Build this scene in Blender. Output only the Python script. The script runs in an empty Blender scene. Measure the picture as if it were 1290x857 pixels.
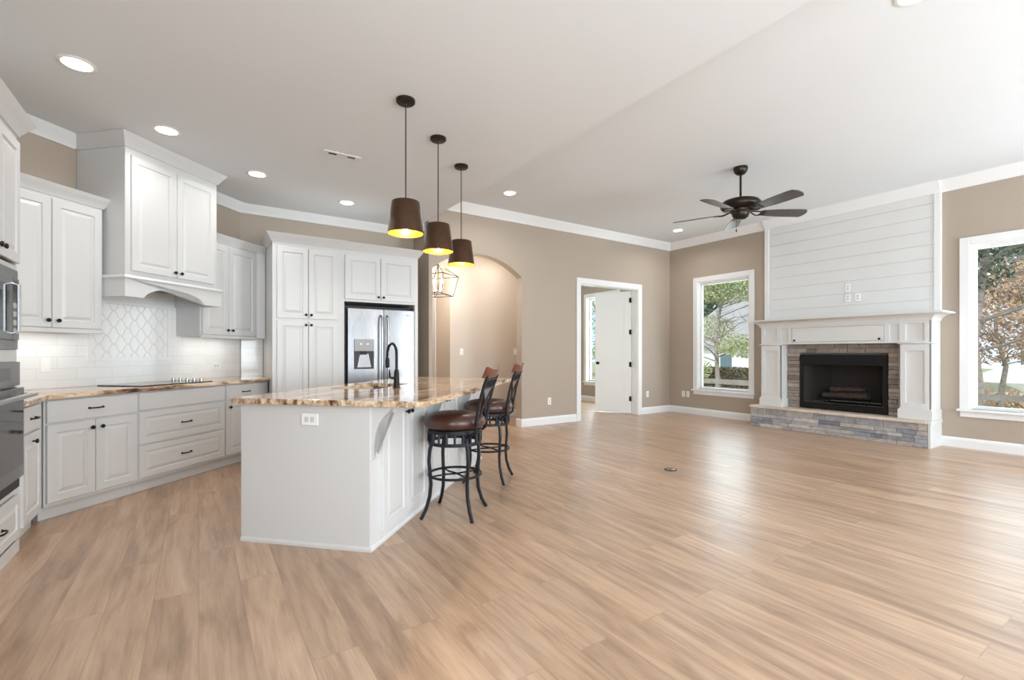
import bpy, bmesh, math, random
from mathutils import Vector, Matrix
random.seed(7)
PI = math.pi
SC = bpy.context.scene
COL = SC.collection

# ------------------------------------------------------------------ camera, world, light, exposure
cam_d = bpy.data.cameras.new('camera'); cam = bpy.data.objects.new('camera', cam_d); COL.objects.link(cam)
cam.location = (0, 0, 1.22); cam.rotation_euler = (PI/2, 0, math.radians(56.4-90))
cam_d.sensor_width = 36; cam_d.lens = 594*36/1290; cam_d.shift_y = 15.5/1290
cam_d.clip_start = 0.05; cam_d.clip_end = 300
SC.camera = cam
vs = SC.view_settings
vs.view_transform = 'Standard'; vs.look = 'None'; vs.gamma = 1; vs.use_curve_mapping = False
vs.exposure = 0.0
SC.cycles.use_denoising = True
SC.cycles.max_bounces = 10; SC.cycles.diffuse_bounces = 6; SC.cycles.glossy_bounces = 4
SC.cycles.transparent_max_bounces = 16; SC.cycles.sample_clamp_indirect = 6
SC.cycles.caustics_reflective = False; SC.cycles.caustics_refractive = False
world = bpy.data.worlds.new('sky'); SC.world = world; world.use_nodes = True
wt = world.node_tree; wt.nodes.clear()
wo = wt.nodes.new('ShaderNodeOutputWorld'); wb = wt.nodes.new('ShaderNodeBackground')
wn = wt.nodes.new('ShaderNodeTexNoise'); wn.inputs['Scale'].default_value = 3.0; wn.inputs['Detail'].default_value = 5
wr = wt.nodes.new('ShaderNodeValToRGB')
wr.color_ramp.elements[0].position = .42; wr.color_ramp.elements[0].color = (.42, .62, .9, 1)
wr.color_ramp.elements[1].position = .6; wr.color_ramp.elements[1].color = (.95, .97, 1, 1)
wg = wt.nodes.new('ShaderNodeTexCoord')
wt.links.new(wg.outputs['Generated'], wn.inputs['Vector']); wt.links.new(wn.outputs['Fac'], wr.inputs['Fac'])
wt.links.new(wr.outputs['Color'], wb.inputs['Color']); wb.inputs['Strength'].default_value = 1.9
wt.links.new(wb.outputs['Background'], wo.inputs['Surface'])

def area(name, loc, direction, sx, sy, power, color=(1, 1, 1), spread=PI):
    l = bpy.data.lights.new(name, 'AREA'); l.shape = 'RECTANGLE'; l.size = sx; l.size_y = sy
    l.energy = power; l.color = color; l.spread = spread
    o = bpy.data.objects.new(name, l); COL.objects.link(o); o.location = loc
    o.rotation_euler = Vector(direction).to_track_quat('-Z', 'Y').to_euler()
    return o
DAY = (.82, .925, 1.0)
# fill lamps added at unseen openings behind the camera; daylight at the right-wall windows
area('fill_left', (1.9, -3.22, 1.6), (0, 1, 0), 2.8, 2.5, 85, DAY)
area('fill_left_up', (1.9, -3.21, 1.6), (.1, 1, .8), 2.8, 2.5, 160, DAY)  # tilted up, added to brighten the ceiling
area('fill_side', (-1.56, -1.7, 1.6), (1, .2, .12), 2.2, 2.4, 55, DAY)  # added side fill at an unseen opening in the left wall
area('fill_side_up', (-1.55, -1.7, 1.6), (1, .3, .8), 2.2, 2.4, 120, DAY)  # upward side fill, added for the kitchen ceiling
area('fill_front', (6.95, -3.22, 1.6), (-.1, 1, 0), 1.8, 2.5, 80, DAY)
area('fill_front_up', (6.95, -3.21, 1.6), (-.25, 1, .8), 1.8, 2.5, 250, DAY)  # added uplight for the living room ceiling
area('daylight_window_far', (8.45, 5.14, 1.55), (-1, 0, -.05), 1.0, 2.0, 20, DAY)
area('daylight_window_near', (8.45, 1.24, 1.55), (-1, 0, -.05), 1.0, 2.0, 16, DAY)
area('daylight_bedroom', (8.45, 8.3, 1.55), (-1, 0, -.05), 1.0, 2.0, 150, DAY)
area('hall_fill', (4.5, 6.95, 2.985), (0, 0, -1), .15, .15, 9, (1, .95, .88)); area('hall_fill', (3.35, 8.2, 2.985), (0, 0, -1), .15, .15, 6, (1, .95, .88))  # unseen fills without fixtures, added to brighten the hall
sun_d = bpy.data.lights.new('sun', 'SUN'); sun_d.energy = 3.2; sun_d.angle = .25; sun_d.color = (1, .96, .9)
sun = bpy.data.objects.new('sun', sun_d); COL.objects.link(sun)
sun.rotation_euler = Vector((.75, .35, -.75)).to_track_quat('-Z', 'Y').to_euler()

# ------------------------------------------------------------------ materials
def lin(c):
    return tuple(((x/255)/12.92 if x/255 <= .04045 else ((x/255+.055)/1.055)**2.4) for x in c) + (1,)
class NT:
    def __init__(s, name):
        s.m = bpy.data.materials.new(name); s.m.use_nodes = True; s.t = s.m.node_tree
        s.b = s.t.nodes['Principled BSDF']; s.out = s.t.nodes['Material Output']
    def n(s, kind, **kw):
        x = s.t.nodes.new('ShaderNode'+kind)
        for k, v in kw.items():
            if k.startswith('i_'): x.inputs[k[2:].replace('_', ' ')].default_value = v
            else: setattr(x, k, v)
        return x
    def l(s, a, b): s.t.links.new(a, b)
    def coord(s, scale=(1, 1, 1), rot=(0, 0, 0), out='Object', loc=(0, 0, 0)):
        c = s.n('TexCoord'); mp = s.n('Mapping'); mp.inputs['Scale'].default_value = scale
        mp.inputs['Rotation'].default_value = rot; mp.inputs['Location'].default_value = loc
        s.l(c.outputs[out], mp.inputs['Vector']); return mp.outputs['Vector']
    def ramp(s, fac, stops):
        r = s.n('ValToRGB'); e = r.color_ramp.elements
        while len(e) < len(stops): e.new(.5)
        for i, (p, c) in enumerate(stops): e[i].position = p; e[i].color = c if len(c) == 4 else tuple(c)+(1,)
        s.l(fac, r.inputs['Fac']); return r.outputs['Color']
    def noise(s, vec, scale=5, detail=3, rough=.5, dist=0):
        x = s.n('TexNoise'); x.inputs['Scale'].default_value = scale; x.inputs['Detail'].default_value = detail
        x.inputs['Roughness'].default_value = rough; x.inputs['Distortion'].default_value = dist
        s.l(vec, x.inputs['Vector']); return x.outputs['Fac']
    def mix(s, fac, a, b, mode='MIX'):
        x = s.n('MixRGB', blend_type=mode)
        for sock, v in ((x.inputs['Fac'], fac), (x.inputs['Color1'], a), (x.inputs['Color2'], b)):
            if hasattr(v, 'links') or hasattr(v, 'is_output'): s.l(v, sock)
            else: sock.default_value = v
        return x.outputs['Color']
    def math(s, op, a, b=0.0):
        x = s.n('Math', operation=op)
        for i, v in enumerate((a, b)):
            if hasattr(v, 'is_output'): s.l(v, x.inputs[i])
            else: x.inputs[i].default_value = v
        return x.outputs[0]
    def bump(s, h, strength=.2, dist=.01):
        b = s.n('Bump'); b.inputs['Strength'].default_value = strength; b.inputs['Distance'].default_value = dist
        s.l(h, b.inputs['Height']); s.l(b.outputs['Normal'], s.b.inputs['Normal'])
    def set(s, col=None, rough=None, metal=None, spec=None, coat=None):
        if col is not None:
            if hasattr(col, 'is_output'): s.l(col, s.b.inputs['Base Color'])
            else: s.b.inputs['Base Color'].default_value = col
        if rough is not None:
            if hasattr(rough, 'is_output'): s.l(rough, s.b.inputs['Roughness'])
            else: s.b.inputs['Roughness'].default_value = rough
        if metal is not None: s.b.inputs['Metallic'].default_value = metal
        if spec is not None: s.b.inputs['Specular IOR Level'].default_value = spec
        if coat is not None: s.b.inputs['Coat Weight'].default_value = coat
        return s.m
def plain(name, rgb, rough=.5, metal=0, var=.04, scale=6, spec=.5, bump=0, coat=None):
    k = NT(name); v = k.coord(); f = k.noise(v, scale, 3)
    c = lin(rgb); d = tuple(x*(1-var) for x in c[:3])+(1,); e = tuple(min(1, x*(1+var)) for x in c[:3])+(1,)
    if bump: k.bump(k.noise(v, scale*12, 2), bump, .002)
    return k.set(k.ramp(f, [(.3, d), (.7, e)]), rough, metal, spec, coat)
def emit(name, rgb, strength):
    k = NT(name); f = k.noise(k.coord(), 8, 1); c = k.ramp(f, [(0, lin(rgb)), (1, lin(rgb))])
    k.set(c, .5); k.l(c, k.b.inputs['Emission Color']); k.b.inputs['Emission Strength'].default_value = strength
    return k.m
M = {}
M['wall'] = plain('beige_wall_paint', (171, 157, 142), .6, var=.015, scale=1.5, bump=.05)
M['hallwall'] = plain('hall_wall_paint', (208, 196, 182), .6, var=.015, scale=1.5, bump=.05)
M['ceil'] = plain('ceiling_paint', (224, 228, 231), .8, var=.01, scale=1, bump=.04)
M['trim'] = plain('white_trim_paint', (230, 230, 229), .35, var=.008, scale=2)
M['cab'] = plain('white_cabinet_paint', (208, 208, 207), .35, var=.01, scale=2)
M['ship'] = plain('shiplap_paint', (219, 219, 217), .45, var=.012, scale=3)
M['knob'] = plain('oil_rubbed_bronze', (34, 30, 28), .4, .7, var=.2, scale=30)
M['shade'] = plain('brown_bronze_shade', (80, 57, 42), .32, .6, var=.15, scale=8)
M['bronze'] = plain('dark_bronze_metal', (52, 44, 38), .38, .75, var=.12, scale=20)
M['blade'] = plain('dark_fan_blade', (78, 74, 72), .25, 0, var=.15, scale=14, spec=.6)
M['iron'] = plain('black_wrought_iron', (30, 31, 36), .38, .5, var=.15, scale=25)
M['black'] = plain('matte_black_metal', (16, 16, 17), .45, .4, var=.2, scale=20)
M['dark'] = plain('dark_void', (12, 12, 12), .7, 0, var=.2)
M['glassblk'] = plain('black_oven_glass', (22, 22, 23), .08, 0, var=.1, spec=.6)
M['chrome'] = plain('polished_steel', (170, 170, 171), .22, 1, var=.03)
M['rubber'] = plain('black_rubber', (25, 25, 25), .7)
M['plate'] = plain('white_plastic', (240, 239, 236), .35, var=.01)
M['socket'] = plain('pale_grey_plastic', (205, 204, 200), .4, var=.02)
M['panelgrey'] = plain('grey_control_panel', (160, 160, 161), .35, var=.03)
M['slot'] = plain('dark_slot', (60, 58, 56), .6)
M['vent'] = plain('white_vent_metal', (222, 222, 220), .5, var=.01)
M['gold'] = plain('gold_leaf_lining', (244, 172, 36), .4, .3, var=.08, scale=30)
M['bulb'] = emit('warm_bulb', (255, 232, 180), 22)
M['lens'] = emit('downlight_lens', (255, 252, 245), 9)
M['led'] = emit('led_strip', (255, 250, 240), 2.5)
M['leather'] = plain('brown_leather', (66, 38, 29), .3, 0, var=.25, scale=9, spec=.6, bump=.15)
M['cherry'] = plain('cherry_wood_rail', (104, 56, 34), .28, 0, var=.25, scale=12)
M['firewall'] = plain('firebox_brick_panel', (46, 40, 37), .85, var=.15, scale=25, bump=.4)
M['log'] = plain('charred_log', (58, 46, 38), .9, var=.45, scale=18, bump=.8)
M['caps'] = plain('beige_cap_stone', (206, 192, 174), .75, var=.16, scale=7, bump=.4)
M['bark'] = plain('grey_bark', (150, 138, 130), .9, var=.3, scale=14, bump=.6)
M['fence'] = plain('weathered_fence_wood', (140, 132, 124), .8, var=.2, scale=8)
M['siding'] = plain('white_siding', (235, 236, 238), .6, var=.02)
M['roof'] = plain('grey_shingle', (176, 172, 174), .9, var=.12, scale=14)
M['housewin'] = plain('house_window_glass', (90, 110, 122), .2, var=.1)
M['rock'] = plain('pale_rock', (214, 214, 212), .8, var=.1, scale=4)
def leaf(name, rgb, rgb2, rgb3):
    k = NT(name); g = k.n('NewGeometry')
    c = k.ramp(g.outputs['Random Per Island'], [(0, lin(rgb)), (.5, lin(rgb2)), (1, lin(rgb3))])
    return k.set(c, .6)
M['leafg'] = leaf('yellow_green_leaves', (132, 142, 78), (166, 174, 112), (196, 200, 158))
M['leafd'] = leaf('dark_green_needles', (52, 72, 50), (84, 104, 76), (120, 132, 104))
M['leafb'] = leaf('rusty_brown_leaves', (160, 124, 98), (190, 154, 124), (206, 184, 158))
M['hedge'] = leaf('hedge_leaves', (84, 92, 52), (118, 108, 66), (132, 96, 70))
def m_stone():
    k = NT('grey_ledger_stone'); g = k.n('NewGeometry'); v = k.coord()
    base = k.ramp(g.outputs['Random Per Island'], [(0, lin((128, 130, 140))), (.25, lin((172, 172, 176))), (.5, lin((192, 184, 174))),
                                                   (.75, lin((150, 152, 162))), (1, lin((212, 208, 202)))])
    n1 = k.noise(v, 14, 6, .65); c = k.mix(.55, base, k.ramp(n1, [(.3, lin((110, 108, 110))), (.7, lin((205, 200, 195)))]), 'OVERLAY')
    k.bump(k.noise(v, 30, 5, .7), .7, .01); return k.set(c, .8)
M['stone'] = m_stone()
def m_stone2():
    k = NT('brown_ledger_stone'); g = k.n('NewGeometry'); v = k.coord()
    base = k.ramp(g.outputs['Random Per Island'], [(0, lin((128, 118, 110))), (.3, lin((158, 148, 140))), (.6, lin((142, 138, 140))), (1, lin((184, 174, 162)))])
    n1 = k.noise(v, 14, 6, .65); c = k.mix(.5, base, k.ramp(n1, [(.3, lin((100, 92, 86))), (.7, lin((196, 186, 176)))]), 'OVERLAY')
    k.bump(k.noise(v, 30, 5, .7), .7, .01); return k.set(c, .8)
M['stone2'] = m_stone2()
def m_steel():
    k = NT('brushed_stainless_steel'); v = k.coord((120, 120, 3)); v2 = k.coord((1, 1, .4))
    f = k.noise(v, 3, 3); g = k.noise(v2, 2.2, 2)
    c = k.mix(.35, k.ramp(f, [(.3, lin((120, 120, 122))), (.7, lin((152, 152, 153)))]), k.ramp(g, [(.35, lin((104, 104, 106))), (.65, lin((172, 172, 173)))]))
    return k.set(c, .3, 1)
M['steel'] = m_steel()
def m_floor():
    k = NT('oak_plank_floor'); v = k.coord((1, 1, 1), (0, 0, PI/2))
    br = k.n('TexBrick', offset=.37, offset_frequency=2); k.l(v, br.inputs['Vector'])
    for a, b in (('Color1', (0, 0, 0, 1)), ('Color2', (1, 1, 1, 1)), ('Mortar', (.5, .5, .5, 1)), ('Scale', 1.0), ('Mortar Size', .0016),
                 ('Mortar Smooth', .3), ('Bias', 0.0), ('Brick Width', 1.45), ('Row Height', .185)): br.inputs[a].default_value = b
    rnd = br.outputs['Color']
    off = k.n('VectorMath', operation='SCALE'); k.l(rnd, off.inputs[0]); off.inputs['Scale'].default_value = 37
    def vv(sc):
        a = k.n('VectorMath', operation='MULTIPLY'); k.l(v, a.inputs[0]); a.inputs[1].default_value = sc
        b = k.n('VectorMath', operation='ADD'); k.l(a.outputs[0], b.inputs[0]); k.l(off.outputs[0], b.inputs[1]); return b.outputs[0]
    g1 = k.noise(vv((1.3, 17, 1)), 2.2, 6, .6, .6); g2 = k.noise(vv((3, 90, 1)), 2, 4, .7); g3 = k.noise(vv((.8, 5, 1)), 1.3, 4, .55, 1.6)
    c = k.ramp(g1, [(.28, lin((138, 105, 80))), (.5, lin((178, 146, 118))), (.75, lin((200, 171, 143)))])
    c = k.mix(.3, c, k.ramp(g2, [(.3, lin((122, 94, 74))), (.65, lin((205, 178, 151)))]), 'MIX')
    c = k.mix(.4, c, k.ramp(g3, [(.33, lin((120, 93, 75))), (.5, lin((178, 147, 119))), (.7, lin((207, 178, 151)))]))
    wv = k.n('TexWave', wave_type='BANDS', bands_direction='Y'); k.l(vv((.3, 2.6, 1)), wv.inputs['Vector'])
    for a, b in (('Scale', 1.1), ('Distortion', 16.0), ('Detail', 4.0), ('Detail Scale', .8), ('Detail Roughness', .6)): wv.inputs[a].default_value = b
    c = k.mix(k.math('MULTIPLY', g3, .26), c, k.ramp(wv.outputs['Fac'], [(.05, lin((112, 84, 66))), (.3, lin((172, 144, 120))), (.9, lin((205, 178, 151)))]))
    c = k.mix(.5, c, k.ramp(rnd, [(0, (.39, .37, .36)), (.5, (.5, .49, .49)), (1, (.6, .59, .59))]), 'OVERLAY')
    c = k.mix(k.math('MULTIPLY', br.outputs['Fac'], .3), c, lin((70, 50, 38)))
    k.bump(k.math('SUBTRACT', k.math('MULTIPLY', g2, .15), br.outputs['Fac']), .12, .002)
    return k.set(c, k.math('ADD', k.math('MULTIPLY', g2, .1), .26), 0, .85)
M['floor'] = m_floor()
def m_granite():
    k = NT('brown_veined_granite'); v = k.coord((1, 1, 1), (0, 0, -PI/4+.14))
    a = k.n('VectorMath', operation='MULTIPLY'); k.l(v, a.inputs[0]); a.inputs[1].default_value = (.5, 3.6, 3.6)
    n1 = k.noise(a.outputs[0], 2.0, 8, .68, .7)
    b = k.n('VectorMath', operation='MULTIPLY'); k.l(v, b.inputs[0]); b.inputs[1].default_value = (.9, 17, 6)
    n2 = k.noise(b.outputs[0], 1.5, 6, .6, .5); n3 = k.noise(v, .9, 3, .5)
    c = k.ramp(n1, [(.36, lin((58, 40, 32))), (.42, lin((104, 74, 54))), (.455, lin((196, 156, 116))), (.49, lin((224, 198, 162))), (.53, lin((228, 212, 188))),
                    (.55, lin((96, 68, 52))), (.575, lin((206, 168, 128))), (.605, lin((112, 84, 66))), (.64, lin((210, 196, 178))), (.7, lin((222, 220, 214)))])
    c = k.mix(.45, c, k.ramp(n2, [(.42, lin((62, 42, 32))), (.5, lin((190, 152, 116))), (.62, lin((234, 220, 200)))]))
    c = k.mix(k.math('MULTIPLY', k.math('GREATER_THAN', n3, .56), .0), c, lin((220, 218, 212)))
    return k.set(c, .1, 0, .45)
M['granite'] = m_granite()
def m_tile():
    k = NT('white_subway_tile'); v = k.coord((1, 1, 1), (PI/2, 0, 0))
    br = k.n('TexBrick', offset=.5, offset_frequency=2); k.l(v, br.inputs['Vector'])
    for a, b in (('Color1', lin((238, 238, 237))), ('Color2', lin((232, 232, 231))), ('Mortar', lin((220, 220, 218))), ('Scale', 1.0), ('Mortar Size', .0022),
                 ('Mortar Smooth', .2), ('Bias', 0.0), ('Brick Width', .30), ('Row Height', .0985)): br.inputs[a].default_value = b
    k.bump(k.math('SUBTRACT', 1, br.outputs['Fac']), .35, .002)
    return k.set(br.outputs['Color'], .12, 0, .5)
M['tile'] = m_tile()
M['mantel'] = plain('white_mantel_paint', (212, 212, 210), .35, var=.01, scale=2)
M['tile2'] = plain('glossy_white_tile', (240, 240, 239), .1, var=.015, scale=9)
M['grout'] = plain('pale_grout', (222, 222, 220), .7)
M['grass'] = plain('lawn_grass', (148, 146, 104), .9, var=.3, scale=3, bump=.5)
def m_glass():
    k = NT('window_glass'); tr = k.n('BsdfTransparent'); tr.inputs['Color'].default_value = (.96, .98, .97, 1)
    gl = k.n('BsdfGlossy'); gl.inputs['Roughness'].default_value = .02
    f = k.n('LayerWeight'); nz = k.noise(k.coord(), 1, 1)
    mx = k.n('MixShader'); k.l(k.math('ADD', k.math('MULTIPLY', k.math('POWER', f.outputs['Facing'], 4), .55), k.math('MULTIPLY', nz, .06)), mx.inputs[0]); k.l(tr.outputs[0], mx.inputs[1]); k.l(gl.outputs[0], mx.inputs[2])
    k.l(mx.outputs[0], k.out.inputs['Surface']); return k.m
M['glass'] = m_glass()

# ------------------------------------------------------------------ mesh helpers
class MB:
    def __init__(s): s.b = bmesh.new()
    def face(s, pts):
        return s.b.faces.new([s.b.verts.new(p) for p in pts])
    def box(s, x0, x1, y0, y1, z0, z1):
        v = [s.b.verts.new(p) for p in ((x0,y0,z0),(x1,y0,z0),(x1,y1,z0),(x0,y1,z0),(x0,y0,z1),(x1,y0,z1),(x1,y1,z1),(x0,y1,z1))]
        for f in ((3,2,1,0),(4,5,6,7),(0,1,5,4),(1,2,6,5),(2,3,7,6),(3,0,4,7)): s.b.faces.new([v[i] for i in f])
        return s
    def prism(s, pts, a, b, axis='z'):
        f = {'z': lambda p, t: (p[0], p[1], t), 'y': lambda p, t: (p[0], t, p[1]), 'x': lambda p, t: (t, p[0], p[1])}[axis]
        lo = [s.b.verts.new(f(p, a)) for p in pts]; hi = [s.b.verts.new(f(p, b)) for p in pts]; n = len(pts)
        s.b.faces.new(lo); s.b.faces.new(hi)
        for i in range(n): s.b.faces.new([lo[i], lo[(i+1) % n], hi[(i+1) % n], hi[i]])
        return s
    def lathe(s, prof, c=(0, 0, 0), seg=24, axis='z', closed=True):
        def P(r, h, t):
            a, b = r*math.cos(t), r*math.sin(t)
            q = {'z': (a, b, h), 'y': (a, h, b), 'x': (h, a, b)}[axis]; return (c[0]+q[0], c[1]+q[1], c[2]+q[2])
        rings = [[s.b.verts.new(P(max(r, 1e-4), h, 2*PI*i/seg)) for i in range(seg)] for r, h in prof]
        for A, B in zip(rings, rings[1:]):
            for i in range(seg): s.b.faces.new([A[i], A[(i+1) % seg], B[(i+1) % seg], B[i]])
        if closed: s.b.faces.new(rings[0]); s.b.faces.new(rings[-1])
        return s
    def tube(s, pts, r, seg=8, close=False, ry=None):
        pts = [Vector(p) for p in pts]; n = len(pts); rings = []; up = None
        rr = r if isinstance(r, (list, tuple)) else [r]*n
        for i, p in enumerate(pts):
            if close: d = pts[(i+1) % n]-pts[i-1]
            else: d = pts[min(i+1, n-1)]-pts[max(i-1, 0)]
            d.normalize()
            if up is None:
                up = Vector((0, 0, 1)) if abs(d.z) < .9 else Vector((1, 0, 0))
            a = d.cross(up); 
            if a.length < 1e-4: a = d.cross(Vector((1, .3, .2)))
            a.normalize(); b = a.cross(d).normalized(); up = b
            q = ry if ry else rr[i]
            rings.append([s.b.verts.new(p + a*math.cos(2*PI*k/seg+.4)*rr[i] + b*math.sin(2*PI*k/seg+.4)*q) for k in range(seg)])
        m = n if close else n-1
        for i in range(m):
            A, B = rings[i], rings[(i+1) % n]
            for k in range(seg): s.b.faces.new([A[k], A[(k+1) % seg], B[(k+1) % seg], B[k]])
        if not close: s.b.faces.new(rings[0]); s.b.faces.new(rings[-1])
        return s
    def sweep(s, prof, path, z=0, closed=False):
        # prof: (out, up) pairs as a closed outline; path: xy points, out = right-hand side of travel
        n = len(path); P = [Vector(p) for p in path]; rings = []
        for i in range(n):
            ds = []
            if closed or i > 0: ds.append((P[i]-P[i-1]).normalized())
            if closed or i < n-1: ds.append((P[(i+1) % n]-P[i]).normalized())
            ns = [Vector((d.y, -d.x)) for d in ds]
            mm = ns[0] if len(ns) == 1 else (ns[0]+ns[1])/(1+ns[0].dot(ns[1]))
            rings.append([s.b.verts.new((P[i].x+mm.x*o, P[i].y+mm.y*o, z+u)) for o, u in prof])
        k = len(prof); m = n if closed else n-1
        for i in range(m):
            A, B = rings[i], rings[(i+1) % n]
            for j in range(k): s.b.faces.new([A[j], A[(j+1) % k], B[(j+1) % k], B[j]])
        if not closed: s.b.faces.new(rings[0]); s.b.faces.new(rings[-1])
        return s
    def panel(s, x0, x1, z0, z1, y=0, th=.02, stile=.058, flat=False):
        # raised-panel door or drawer front, back at y, face towards -y
        if flat: rings = [(0, 0), (0, -th+.004), (.004, -th)]
        else: rings = [(0, 0), (0, -th+.003), (.003, -th), (stile, -th), (stile+.005, -th+.009), (stile+.013, -th+.009), (stile+.036, -th+.001)]
        prev = None
        for ins, d in rings:
            a, b, c, e = x0+ins, x1-ins, z0+ins, z1-ins
            r = [s.b.verts.new(p) for p in ((a, y+d, c), (b, y+d, c), (b, y+d, e), (a, y+d, e))]
            if prev:
                for i in range(4): s.b.faces.new([prev[i], prev[(i+1) % 4], r[(i+1) % 4], r[i]])
            else: s.b.faces.new(r)
            prev = r
        s.b.faces.new(prev); return s
    def cells(s, xs, zs, holes, fn):
        # slab between fn(u,v,0) and fn(u,v,1) over a grid with cells missing; only outer faces are made
        def solid(i, j):
            if i < 0 or j < 0 or i >= len(xs)-1 or j >= len(zs)-1: return False
            cx, cz = (xs[i]+xs[i+1])/2, (zs[j]+zs[j+1])/2
            return not any(a < cx < b and c < cz < d for a, b, c, d in holes)
        for i in range(len(xs)-1):
            for j in range(len(zs)-1):
                if not solid(i, j): continue
                a, b, c, d = xs[i], xs[i+1], zs[j], zs[j+1]
                for t in (0, 1): s.face([fn(a, c, t), fn(b, c, t), fn(b, d, t), fn(a, d, t)])
                for (di, dj, p, q) in ((-1, 0, (a, c), (a, d)), (1, 0, (b, c), (b, d)), (0, -1, (a, c), (b, c)), (0, 1, (a, d), (b, d))):
                    if not solid(i+di, j+dj): s.face([fn(*p, 0), fn(*q, 0), fn(*q, 1), fn(*p, 1)])
        return s
    def build(s, name, m, parent=None, bevel=0, smooth=False, seg=2, angle=None):
        bmesh.ops.remove_doubles(s.b, verts=s.b.verts, dist=1e-5) if smooth else None
        bmesh.ops.recalc_face_normals(s.b, faces=s.b.faces)
        me = bpy.data.meshes.new(name); s.b.to_mesh(me); s.b.free()
        me.materials.append(M[m] if isinstance(m, str) else m)
        if smooth:
            for p in me.polygons: p.use_smooth = True
        o = bpy.data.objects.new(name, me); COL.objects.link(o)
        if parent: o.parent = parent
        if smooth: 
            try: me.set_sharp_from_angle(angle=angle or math.radians(40))
            except Exception: pass
        if bevel:
            md = o.modifiers.new('bevel', 'BEVEL'); md.width = bevel; md.segments = seg; md.limit_method = 'ANGLE'; md.angle_limit = math.radians(50)
        return o
def tag(o, label, cat, group=None):
    o['label'] = label; o['category'] = cat
    if group: o['group'] = group
    return o
def thing(name, label, cat, loc=(0, 0, 0), rz=0, group=None):
    o = bpy.data.objects.new(name, None); COL.objects.link(o); o.empty_display_size = .1
    o.location = loc; o.rotation_euler = (0, 0, rz); return tag(o, label, cat, group)
def struct(o): o['kind'] = 'structure'; return o
def dup(root, loc, rz=None, label=None):
    r = root.copy(); COL.objects.link(r); r.location = loc
    if rz is not None: r.rotation_euler = (0, 0, rz)
    if label: r['label'] = label
    for ch in list(root.children):
        c = ch.copy(); COL.objects.link(c); c.parent = r
        for g in list(ch.children):
            d = g.copy(); COL.objects.link(d); d.parent = c
    return r
S2 = 2**-.5
def en(e, n, z=0): return ((e+n)*S2, (e-n)*S2, z)      # range-wall / island axes to world
R45 = PI/4
def knob(par, x, z, y=-.02, m='knob'):
    return MB().lathe([(.005, 0), (.005, -.012), (.013, -.017), (.016, -.022), (.014, -.028), (.006, -.031)], (x, y, z), 14, 'y').build('knob', m, par, smooth=True)
def pull(par, x, z, y=-.02, w=.10, m='knob'):
    b = MB()
    b.tube([(x-w/2, y, z), (x-w/2+.004, y-.018, z), (x-w/2+.02, y-.027, z), (x, y-.03, z), (x+w/2-.02, y-.027, z), (x+w/2-.004, y-.018, z), (x+w/2, y, z)], .0055, 8)
    b.lathe([(.009, 0), (.009, -.004), (.005, -.006)], (x-w/2, y, z), 10, 'y'); b.lathe([(.009, 0), (.009, -.004), (.005, -.006)], (x+w/2, y, z), 10, 'y')
    return b.build('pull', m, par, smooth=True)
def door(par, x0, x1, z0, z1, kx=None, kz=None, stile=.058, name='door'):
    d = MB().panel(x0, x1, z0, z1, stile=stile).build(name, 'cab', par, bevel=0)
    if kx is not None: knob(d, kx, kz)
    return d
def drawer(par, x0, x1, z0, z1, flat=False, handle=True):
    d = MB().panel(x0, x1, z0, z1, flat=flat, stile=.05).build('drawer', 'cab', par)
    if handle: pull(d, (x0+x1)/2, (z0+z1)/2)
    return d
CROWN = [(0, 0), (.012, 0), (.016, .012), (.03, .03), (.05, .062), (.066, .078), (.072, .09), (.08, .1), (0, .1)]
def crown(sx, sz): return [(a*sx/.08, b*sz/.1) for a, b in CROWN]
BASE = [(0, 0), (.016, 0), (.016, .095), (.012, .112), (.006, .125), (0, .13)]

# ------------------------------------------------------------------ room shell
XL, XR, YB, YF, YK = -1.53, 8.12, 6.32, -3.2, 6.9
ZK, ZL, XE = 3.1, 3.45, 2.725
struct(MB().box(-1.8, 8.4, -3.5, 10.6, -.1, 0).build('floor', 'floor'))
c = MB(); c.box(-1.75, XE, -3.4, 7.05, ZK, 3.62); c.box(XE, 8.3, -3.4, 6.4, ZL, 3.62); c.box(2.6, 5.42, 6.47, 10.1, 3.0, 3.15); c.box(5.42, 8.3, 6.47, 10.5, 3.05, 3.2)
struct(c.build('ceiling', 'ceil'))
W1 = (4.621, 5.667); W2 = (.721, 1.767); W3 = (7.78, 8.825); WZ = (.50, 2.585)
FB = (2.585, 3.665, .40, 1.15)
holes = [(a, b, *WZ) for a, b in (W1, W2, W3)] + [FB]
ys = sorted({-3.35, 10.5} | {q for hh in holes for q in hh[:2]}); zs = sorted({0, 3.5} | {q for hh in holes for q in hh[2:]})
struct(MB().cells(ys, zs, holes, lambda u, v, t: (XR+.15*t, u, v)).build('wall_right', 'wall'))
hf = [(.4, 3.4, .3, 2.9), (6.0, 7.9, .3, 2.9)]  # unseen openings, added for the fill lamps
xs = sorted({-1.68, 8.27} | {q for hh in hf for q in hh[:2]}); zs = sorted({0, 3.5} | {q for hh in hf for q in hh[2:]})
struct(MB().cells(xs, zs, hf, lambda u, v, t: (u, YF-.15*t, v)).build('wall_front', 'wall'))
struct(MB().cells([YF-.15, -2.8, -.6, 4.98], [0, .35, 2.85, 3.3], [(-2.8, -.6, .35, 2.85)], lambda u, v, t: (XL-.15*t, u, v)).build('wall_left', 'wall'))  # unseen opening added for the side fill
cx_, cy_ = XL, XL+4.57/S2                              # left end of the diagonal wall
dx_, dy_ = YK-4.57/S2, YK                              # right end
struct(MB().prism([(cx_, cy_), (dx_, dy_), (dx_-.1, dy_+.15), (cx_-.15, cy_+.06)], 0, 3.3).build('wall_range', 'wall'))
struct(MB().box(dx_-.1, 2.70, YK, YK+.15, 0, 3.3).build('wall_kitchen', 'wall'))
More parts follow.
